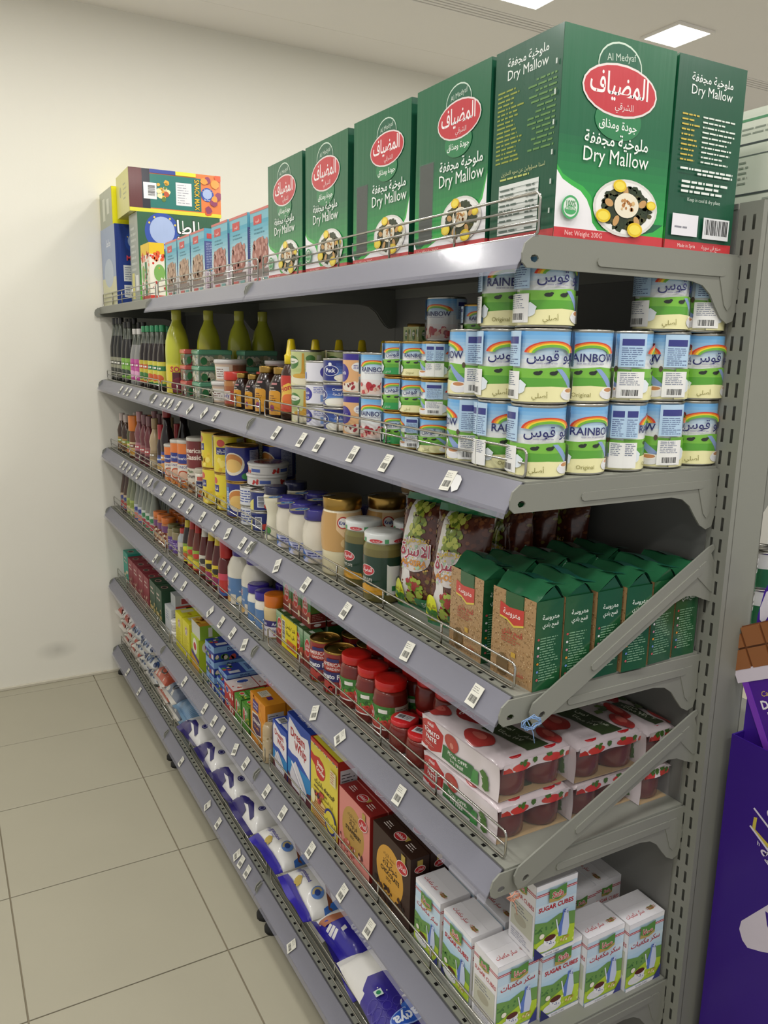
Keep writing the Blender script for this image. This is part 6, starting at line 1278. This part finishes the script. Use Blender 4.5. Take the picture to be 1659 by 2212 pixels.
# ================================================================== bottom shelf: sugar and flour bags lying flat
Z6 = ZS[5]
def lie(P, name, label, cat, grp, x, y, rz=0, dz=0, d=.08, tilt=0): place(P, name, label, cat, grp, (x, y, Z6+d+dz), FR+rz, -PI/2+tilt)
def sugar_bag(kind, seed, w=.19, h=.31, d=.085):
    H = h-.03; A = Art(w, H, '#e2e0dc'); H = H*(.5 if kind in ('pure', 'sugar') else 1)
    if kind == 'pure':
        A.poly([(0, 0), (w, 0), (w, H*.05), (w*.7, H*.035), (w*.3, H*.05), (0, H*.07)], '#34299a'); A.poly([(w*.85, H), (w, H), (w, H*.3), (w*.96, H*.3)], '#3a6fc0'); A.t('Pure granulated', w*.3, H*.24, .010, '#4a44a0', maxw=w*.5, bold=.02); A.t('سكر ناعم', w*.3, H*.2, .009, '#7a76b8', maxw=w*.3, bold=0)
        A.e(w*.3, H*.66, w*.14, H*.17, '#6a3a26', -.5); A.e(w*.3, H*.67, w*.12, H*.145, '#d9d9dc', -.5); A.poly([(w*.38, H*.6), (w*.44, H*.55), (w*.98, H*.38), (w, H*.46)], '#7a4630')
        A.e(w*.74, H*.3, w*.085, w*.085, '#5f86c8', n=16); A.e(w*.74, H*.3, w*.07, w*.07, '#b9a878', n=16, a0=PI/2, a1=3*PI/2); A.e(w*.74, H*.3, w*.04, w*.04, '#2f4a90'); A.blobs(w*.35, H*.1, w*.1, H*.02, 6, .006, .012, ['#b9a04a', '#4a3a80'], 3, 6)
    elif kind == 'sugar':
        A.poly([(w*.1, 0), (w, 0), (w, H*.55), (w*.72, H*.6), (w*.4, H*.4), (w*.2, H*.16)], '#2d2596'); A.poly([(w*.36, H*.36), (w*.72, H*.56), (w, H*.53), (w, H*.59), (w*.7, H*.64), (w*.34, H*.44)], '#b0924a'); A.poly([(w*.4, H*.5), (w*.7, H*.64), (w, H*.6), (w, H*.8), (w*.6, H*.85)], '#2f86c8'); A.poly([(w*.06, 0), (w*.2, H*.02), (w*.4, H*.46), (w*.62, H*.7), (w*.42, H*.72), (w*.24, H*.45)], '#a8694a'); A.e(w*.46, H*.74, w*.13, H*.13, '#dcdcde')
        A.t('SUGAR', w*.72, H*.44, .026, '#c9c9e0', rot=PI, maxw=w*.5, bold=.03); A.e(w*.13, H*.5, w*.09, w*.09, '#5f86c8', n=16); A.e(w*.13, H*.5, w*.05, w*.05, '#c9b98a', n=16)
    elif kind == 'violet':
        A.poly([(0, 0), (w*.5, 0), (w*.55, H*.03), (w*.3, H*.07), (0, H*.04)], '#322a6e'); A.poly([(w*.1, H*.07), (w*.3, H*.13), (w*.55, H*.125), (w*.8, H*.06), (w*.78, H*.02), (w*.5, H*.07), (w*.2, H*.05)], '#2a2466'); A.e(w*.72, H*.17, w*.06, w*.06, '#2a2466', n=14); A.e(w*.72, H*.17, w*.045, w*.045, '#8f90b8', n=14); A.e(w*.72, H*.17, w*.03, w*.03, '#2a2466', n=10); A.r(w*.5, H*.5, w*.12, H*.03, '#5a5684'); A.lines(w*.45, H*.42, w*.25, H*.06, 3, '#9a98b0', .35)
    elif kind == 'saadya':
        A.poly([(0, H*.62), (w*.16, H*.72), (w*.34, H*.66), (w*.42, H*.5), (w*.6, H*.42), (w*.72, H*.28), (w, H*.3), (w, 0), (0, 0)], '#33288c')
        for k in range(8):
            for j in range(7):
                if .13*k < .75-.09*j: A.arc(w*(.06+.12*k), H*(.04+.075*j), .011, .011, .0008, '#564ea8', 0, 2*PI, 10)
        A.r(w*.12, H*.5, .016, .016, '#cfe0d6'); A.e(w*.12+.008, H*.5+.008, .005, .005, '#2f8a5a'); A.e(w*.36, H*.26, w*.23, H*.075, '#8fa8e0'); A.e(w*.36, H*.26, w*.215, H*.066, '#2a56b8'); A.t('saadya', w*.36, H*.285, .026, '#e9eef8', maxw=w*.38, bold=.04, rot=PI); A.e(w*.42, H*.345, w*.12, H*.025, '#3a6ac4')
    elif kind == 'red':
        A = Art(w, H, '#dcd8d2'); A.blobs(0, 0, w, H, 60, .008, .026, ['#b84438', '#c9685a', '#e6e2dc', '#8f3a34'], 3, 6)
    elif kind == 'blue':
        A = Art(w, H, '#d6d8d8'); A.blobs(0, 0, w, H*.6, 50, .006, .022, ['#3f5a8f', '#6f8ab0', '#2c3f6a', '#e2e2de'], 4, 6); A.arc(w*.5, H*.75, .04, .028, .005, '#3f4f7a', 0, 2*PI, 20); A.r(w*.4, H*.9, .03, .03, '#4a4a4a')
    elif kind == 'ring':
        A = Art(w, H, '#d5d2c8'); A.poly([(0, 0), (w, 0), (w, H*.2), (w*.6, H*.26), (w*.3, H*.2), (0, H*.24)], '#b85a44' if seed % 2 else '#6a7486'); A.blobs(0, H*.15, w, H*.1, 24, .006, .014, ['#d5d2c8', '#b85a44' if seed % 2 else '#6a7486'], 5, 6); A.arc(w*.5, H*.5, .026, .018, .006, '#2c2a28', 0, 2*PI, 18); A.lines(w*.3, H*.6, w*.4, H*.1, 2, '#a9a49a', .4); A.arc(w*.5, H*.1, .02, .014, .005, '#3a3430', 0, 2*PI, 16); A.poly([(0, H*.9), (w*.4, H), (0, H)], '#a8483c')
    elif kind == 'plain':
        A.lines(w*.3, H*.4, w*.4, H*.1, 3, '#a9a8b8', .4)
    elif kind == 'stripe':
        A = Art(w, H, '#9fbcd4')
        for k in range(26): A.r(w*k/26, 0, w/56, H, '#5f86ac')
    return bag(w, h, d, A, None, '#e0ded8' if kind not in ('stripe',) else '#9fbcd4', 'sugar_film', .015, .003, seed, cc={'pure': '#3a2fa8', 'sugar': '#2d2596', 'violet': '#322a6e', 'plain': '#d8d6d4', 'saadya': '#dedcda', 'stripe': '#86a8c4'}.get(kind, '#d9d5cc'), bk_=7, be=.5)
GSB = 'bags on the bottom shelf'
SG = {}
def sb(kind, seed, **k):
    key = (kind, seed)
    if key not in SG: SG[key] = sugar_bag(kind, seed, **k)
    return SG[key]
rows = [('saadya', 1, .1, .20, PI/2-.1, .008, 'violet patterned sugar bag with a blue oval logo, slanting on the pile'), ('sugar', 2, .05, .60, .1, .0, 'sugar bag with a wooden spoon picture and violet front'),
        ('pure', 3, .03, .80, -.05, .0, 'white granulated sugar bag with a spoon, beside the violet fronted one'), ('pure', 4, .03, 1.00, .03, .0, 'white granulated sugar bag with a spoon, beside the plain white ones'),
        ('violet', 5, .03, 1.2, 0, 0, 'white sugar bag with violet end, beside the bag with a spoon'), ('violet', 6, .03, 1.385, .04, 0, 'white sugar bag with violet end, second from the bag with a spoon'), ('violet', 7, .03, 1.575, -.04, 0, 'white sugar bag with violet end, third from the bag with a spoon'), ('violet', 8, .03, 1.765, .03, 0, 'white sugar bag with violet end, beside the striped bag')]
for kind, sd, x, y, rz, dz, lb in rows:
    P = sb(kind, sd, w=.19 if kind != 'saadya' else .2, h=.33 if kind == 'saadya' else .31, d=.08 if kind != 'saadya' else .1)
    if kind != 'saadya':
        lie(P if kind == 'sugar' else sb('plain', 20, w=.19, h=.31, d=.08), 'sugar_bag', 'bag underneath the '+lb.split(' on the')[0].split(', ')[0]+(', '+lb.split(', ')[1] if ', ' in lb else ''), 'bag', GSB, .016, y+.004, -rz, 0, .08)
    else: lie(sb('violet', 5), 'sugar_bag', 'violet ended sugar bag buried under the violet patterned bag', 'bag', GSB, .04, .40, 0, 0, .08)
    lie(P, 'sugar_bag', lb, 'bag', GSB, x-.055, y, rz, .072+dz, .08 if kind != 'saadya' else .1)
lie(sb('violet', 6), 'sugar_bag', 'violet sugar bag lying by the wire guard under the patterned one', 'bag', GSB, .04, .2, 0, 0, .08)
for kind, sd, y, lb in (('stripe', 9, 1.95, 'pale blue striped flour bag on the bottom shelf'), ('ring', 10, 2.12, 'white flour bag with dark ring logo and grey end'), ('ring', 11, 2.30, 'white flour bag with dark ring logo and orange end'), ('blue', 12, 2.50, 'blue and white patterned flour bag on the bottom shelf'), ('blue', 13, 2.67, 'blue and white patterned flour bag beside the red ones'), ('red', 14, 2.83, 'red and white rice bag beside the blue patterned one'), ('red', 15, 2.97, 'red and white rice bag against the wall')):
    P = sb(kind, sd, w=.165, h=.28, d=.075)
    for l in range(3 if kind in ('red', 'blue') else 2): lie(P, 'flour_bag', lb.split(' on the')[0]+', %s of its pile' % LAY[3 if kind in ('red', 'blue') else 2][l], 'bag', GSB, .016-.012*l, y, .02*l, .072*l, .075)
# ================================================================== price tags on the rails
pt_ = Art(.024, .034, '#dad8cc'); pt_.lines(.002, .021, .02, .01, 3, '#7a7a74', .3); pt_.bar(.002, .003, .02, .015, '#dad8cc', '#3a3a38')
TGM = G().box(0, .024, 0, .034, -.0003, 0, '#dad8cc').art(pt_, (0, 0, 0), (1, 0, 0), (0, 1, 0)).me('price_tag', 'print_paper')
TAGS = {1: [2.585, 2.487, 2.418, 2.272, 2.013, 1.891, 1.842, 1.789, 1.704, 1.568, 1.421, 1.313, .864, .719, .632, .478, .352, .156],
        2: [2.633, 2.568, 2.496, 2.402, 2.32, 2.211, 2.13, 1.94, 1.816, 1.701, 1.604, 1.47, 1.34, 1.232, 1.111, 1.058, .867, .699, .504, .264, .065],
        3: [2.1, 1.983, 1.918, 1.819, 1.708, 1.417, 1.311, 1.211, 1.112, .653, .525, .281], 4: [1.746, 1.508, 1.411, 1.333, 1.21, 1.12, .959, .847, .677, .509, .387], 5: [2.743, 2.508, 1.831, 1.51, 1.397, 1.215, 1.178, 1.126, .796]}
rr = random.Random(11)
UNDER = {1: 'cans and bottles', 2: 'jars and grain packs', 3: 'tomato paste and ketchup', 4: 'cake mixes and sugar cubes', 5: 'sugar and flour bags'}
dn = Vector((-.0265, 0, -.038)).normalized(); nv = Vector((-.038, 0, .0265)).normalized(); al = Vector((0, -1, 0)); upv = -dn
for lv, ys in TAGS.items():
    for i, y in enumerate(ys):
        bay = 0 if y < 1.0436 else 1 if y < 2.0588 else 2
        rot = rr.uniform(-.08, .08)+(rr.choice((-.5, .45)) if rr.random() < .18 else 0)
        a = al*math.cos(rot)+upv*math.sin(rot); b = nv.cross(a)
        o = Vector((-.0215, y, ZS[lv]-.0215))+nv*.0022-a*.012-b*.017
        m = Matrix((a, b, nv)).transposed().to_4x4(); m.translation = o
        t = ob('price_tag', TGM); t.matrix_world = m
        tag(t, 'white price tag on the rail below %s, %s' % (UNDER[lv], ['end unit', 'middle unit', 'wall unit'][bay]), 'price tag', 'price tags of the %s' % UNDER[lv])
g = G(); rr2 = random.Random(4); pts = [(.03*math.cos(k*.7)*rr2.uniform(.5, 1), .012*math.sin(k*.7)*rr2.uniform(.6, 1)) for k in range(9)]
g.face([(p[0]*.6, p[1]*1.4, 0) for p in pts], '#d6d6d4'); o = ob('torn_label', g.me('torn_label', 'print_paper')); m = Matrix((al, nv.cross(al), nv)).transposed().to_4x4(); m.translation = Vector((-.0215, .135, ZS[1]-.0215))+nv*.002; o.matrix_world = m
tag(o, 'torn white scrap of label stuck to the rail below the cans', 'label')

# ================================================================== the other side of the run
X2 = .474
u = ob('shelving_unit', None, None, (0, 0, 0)); tag(u, 'grey metal shelving unit backing onto the free end unit, facing away from the aisle', 'shelf', 'gondola shelving run')
BRX = G(); 
BRX.plate([(-a, b) for a, b in BR][::-1], [], -.0015, .0015); BRX.plate([(-.345, -.035), (-.355, -.021), (-.372, -.021), (-.377, -.03), (-.375, -.075), (-.368, -.083), (-.36, -.075)][::-1], [], -.0028, -.0012)
BRX = BRX.me('bracket', 'shelf_metal'); TR2 = tray(1.04).me('shelf', 'shelf_metal'); RL2 = rail(1.04).me('price_rail', 'rail_plastic')
for z in ZS:
    s = ob('shelf', TR2, u, (X2, .001, z)); ob('bracket', BRX, s, (D, -.004, 0)); r2 = ob('price_rail', RL2, s, (D, 1.04, 0), (0, 0, PI))
ob('back_panel', G().box(.4705, .473, .01, 1.04, .07, 1.832).me('back_panel', 'shelf_back'), u)
# carton, cans and box seen past the upright
A = Art(.13, .235, '#d3d4c6'); A.r(0, .225, .13, .01, '#cfd2c4'); A.r(.004, .218, .126, .004, '#4f8a62'); A.lines(.01, .195, .1, .015, 2, '#8f9488', .35); A.r(.004, .182, .126, .003, '#4a4c4e'); A.r(.004, .165, .126, .0015, '#6a6c6c'); A.lines(.01, .12, .02, .04, 5, '#8f9488', .35); A.r(.004, .105, .126, .003, '#4a4c4e'); A.r(.004, .062, .126, .0015, '#6a6c6c'); A.lines(.06, .075, .06, .025, 3, '#9a9e92', .35)
for k in range(3): A.arc(.035+.014*k, .046, .005, .006, .0012, '#8f948a', 0, 2*PI, 12)
A.r(0, .022, .13, .005, '#b85a62')
place(carton(.13, .25, .235, A, A, None, None, None, '#d0d1c3', 'print_carton'), 'nutrition_carton', 'cream carton with nutrition tables behind the corner mallow carton', 'carton', None, (.482, .036, Z1))
ga_ = Art(2*PI*.037, .062, '#d8d8d2'); ga_.r(0, 0, 2*PI*.037, .035, '#2f6a44'); ga_.lines(.01, .04, .2, .015, 2, '#6a6a64', .4)
GC_ = can(.037, .07, ga_, 'tin', True); oc = Art(2*PI*.037, .04, '#3f7a3c'); oc.r(0, .02, .24, .02, '#c98a3a'); OC_ = can(.037, .048, oc, 'gold_tin', True)
for i, (x, y) in enumerate(((.54, .06), (.54, .14), (.618, .06), (.618, .14), (.54, .22))):
    for l in range(2): place(GC_, 'food_tin', 'silver tin with a green band on the far side, %s of two, %s along' % (LAY[2][l], ORD(i)), 'can', 'tins beyond the upright', (x, y, Z3+.0702*l), rz=1.2*i)
for i, (x, y) in enumerate(((.60, .22), (.64, .3))): place(OC_, 'food_tin', 'flat orange tin on the far side behind the green banded tins', 'can', 'tins beyond the upright', (x, y, Z3), rz=i)
for i, y in enumerate((.36, .45)): place(carton(.08, .1, .16, Art(.08, .16, '#b8502c'), Art(.1, .16, '#b8502c'), None, None, None, '#b8502c'), 'biscuit_box', 'orange box behind the tins on the far side, %s' % ORD(i), 'box', 'orange boxes beyond the tins', (.6, y, Z3))
rb = Art(.1, .1, '#a82c3a'); rb.t('FOOD', .03, .05, .014, '#e8dcd6'); rb.r(0, 0, .1, .03, '#8a6238')
place(carton(.1, .09, .1, rb, rb, rb, None, None, '#a82c3a'), 'biscuit_box', 'crimson box standing on the far side of the upright', 'box', None, (.585, .07, Z2))

# ================================================================== purple chocolate stand
PU, PL = '#34127c', '#3d1a96'
sd = ob('chocolate_stand', None, None, (.433, -.05, 0)); tag(sd, 'purple cardboard chocolate display stand beside the slotted upright', 'display stand')
PWd, PHt = .36, .985
A = Art(PWd, PHt, PU)
A.poly([(.058, .665), (.056, .648), (.064, .632), (.075, .625), (.102, .637), (.14, .66), (.14, .75), (.102, .727)], '#cfc6d2'); A.poly([(.098, .712), (.104, .69), (.116, .672), (.12, .675), (.108, .69), (.103, .712)], PU)
A.t('خ', .09, .885, .02, '#d8d0e0', rot=-.6, bold=.03); A.poly([(.058, .862), (.064, .864), (.063, .842), (.1, .825), (.098, .819), (.057, .838)], '#c9b84a'); A.poly([(.055, .876), (.057, .879), (.1, .852), (.098, .849)], '#d8d0e0'); A.poly([(.052, .842), (.054, .845), (.1, .815), (.098, .812)], '#d8d0e0'); A.t('لحظة', .1, .79, .022, '#d8d0e0', rot=-.6, bold=.03); A.t('h', .072, .818, .008, '#d8d0e0', bold=.02)
fp = G().box(-.002, .0, -PWd, 0, 0, PHt, PL).art(A, (-.002, 0, 0), (0, -1, 0), (0, 0, 1)); ob('front_panel', fp.me('front_panel', 'print_paper'), sd)
ob('side_panel', G().box(0, .3, -.003, 0, 0, PHt, PL).me('side_panel', 'print_paper'), sd); ob('side_panel', G().box(0, .3, -PWd, -PWd+.003, 0, PHt, PL).me('side_panel', 'print_paper'), sd); ob('back_panel', G().box(.297, .3, -PWd+.003, -.003, 0, PHt, PL).me('back_panel', 'print_paper'), sd)
ob('tray', G().box(.001, .297, -PWd+.003, -.003, .8, .806, PL).me('tray', 'print_paper'), sd)
hx = .026; oy = .0
def yz(y, z): return (y+.05, z)
pts = [(-.001, .81), (.0, 1.13), (-.002, 1.19), (-.009, 1.235), (-.02, 1.262), (-.05, 1.285), (-.12, 1.3), (-.24, 1.3), (-.32, 1.27), (-.355, 1.2), (-.357, .81)]
hp_ = G(); n = len(pts)
from_t = tessellate_polygon([[Vector((a, b, 0)) for a, b in pts]])
V = [(hx, a, b) for a, b in pts]+[(hx+.005, a, b) for a, b in pts]
hp_.mesh_(V, [t if 0 else tuple(t) for t in from_t]+[tuple(i+n for i in t) for t in from_t], '#45209a'); hp_.mesh_(V, [(i, (i+1) % n, n+(i+1) % n, n+i) for i in range(n)], '#cfcfd8')
H_ = Art(.36, .5); H_.poly([(.006, .375), (.004, .395), (.012, .425), (.02, .43), (.026, .42), (.02, .385), (.013, .37)], '#ded9e4')
for k in range(2): H_.r(.022+.006*k, .25, .003, .17, '#ded9e4')
H_.poly([(.0, .1), (.0, .16), (.014, .14), (.018, .125), (.004, .08)], '#8a5530'); H_.poly([(.0, .11), (.0, .15), (.01, .135)], '#a86a3c')
hp_.art(H_, (hx, -.001, .81), (0, -1, 0), (0, 0, 1)); ob('header_card', hp_.me('header_card', 'print_paper'), sd)
# cut-out chocolate bar on the header: local frame u along its width, v up, tilted
th = .5; cu, su = math.cos(th), math.sin(th)
def bp_(a, b): return (.036+a*cu-b*su, 1.043+a*su+b*cu)   # (distance towards the viewer's right, height)
bar_ = G()
def slab(gg, x0, x1, a0, a1, b0, b1, c):
    q = [bp_(a0, b0), bp_(a1, b0), bp_(a1, b1), bp_(a0, b1)]
    V = [(x0, -p[0], p[1]) for p in q]+[(x1, -p[0], p[1]) for p in q]
    gg.mesh_(V, [(0, 1, 2, 3), (7, 6, 5, 4), (0, 4, 5, 1), (1, 5, 6, 2), (2, 6, 7, 3), (3, 7, 4, 0)], c)
slab(bar_, .016, .0205, -.03, .13, .062, .135, '#7a4a2c')
cb = ob('chocolate_bar', bar_.me('chocolate_bar', 'print_gloss'), sd)
pc = 0
for i in range(4):
    for j in range(2):
        gs = G(); slab(gs, .012, .016, -.028+.04*i, .007+.04*i, .066+.035*j, .098+.035*j, '#95603a'); ob('chocolate_piece', gs.me('chocolate_piece', 'print_gloss'), cb)
wr = G(); slab(wr, .014, .021, -.02, .14, -.22, .045, '#4a1a8f'); slab(wr, .0125, .0215, -.028, .142, .045, .068, '#d9cfdc'); slab(wr, .0132, .014, -.02, -.008, -.22, .045, '#7a3ab8')
W_ = Art(.16, .26); W_.t('Cadbury', .05, .238, .009, '#c9a86a', bold=.01, shear=.2); W_.t('DAIRY', .05, .218, .014, '#efe9f2', bold=.04); W_.t('MILK', .05, .199, .014, '#efe9f2', bold=.04); W_.e(.055, .178, .008, .011, '#efe9f2'); W_.poly([(.075, .15), (.1, .165), (.11, .14), (.085, .12)], '#a8703c'); W_.t('CHOCOLATE', .004, .09, .006, '#d9c8e6', rot=PI/2, bold=0)
o_ = bp_(-.02, -.22); wr.art(W_, (.0138, -o_[0], o_[1]), (0, -cu, su), (0, su, cu)); ob('wrapper', wr.me('wrapper', 'print_gloss'), sd)
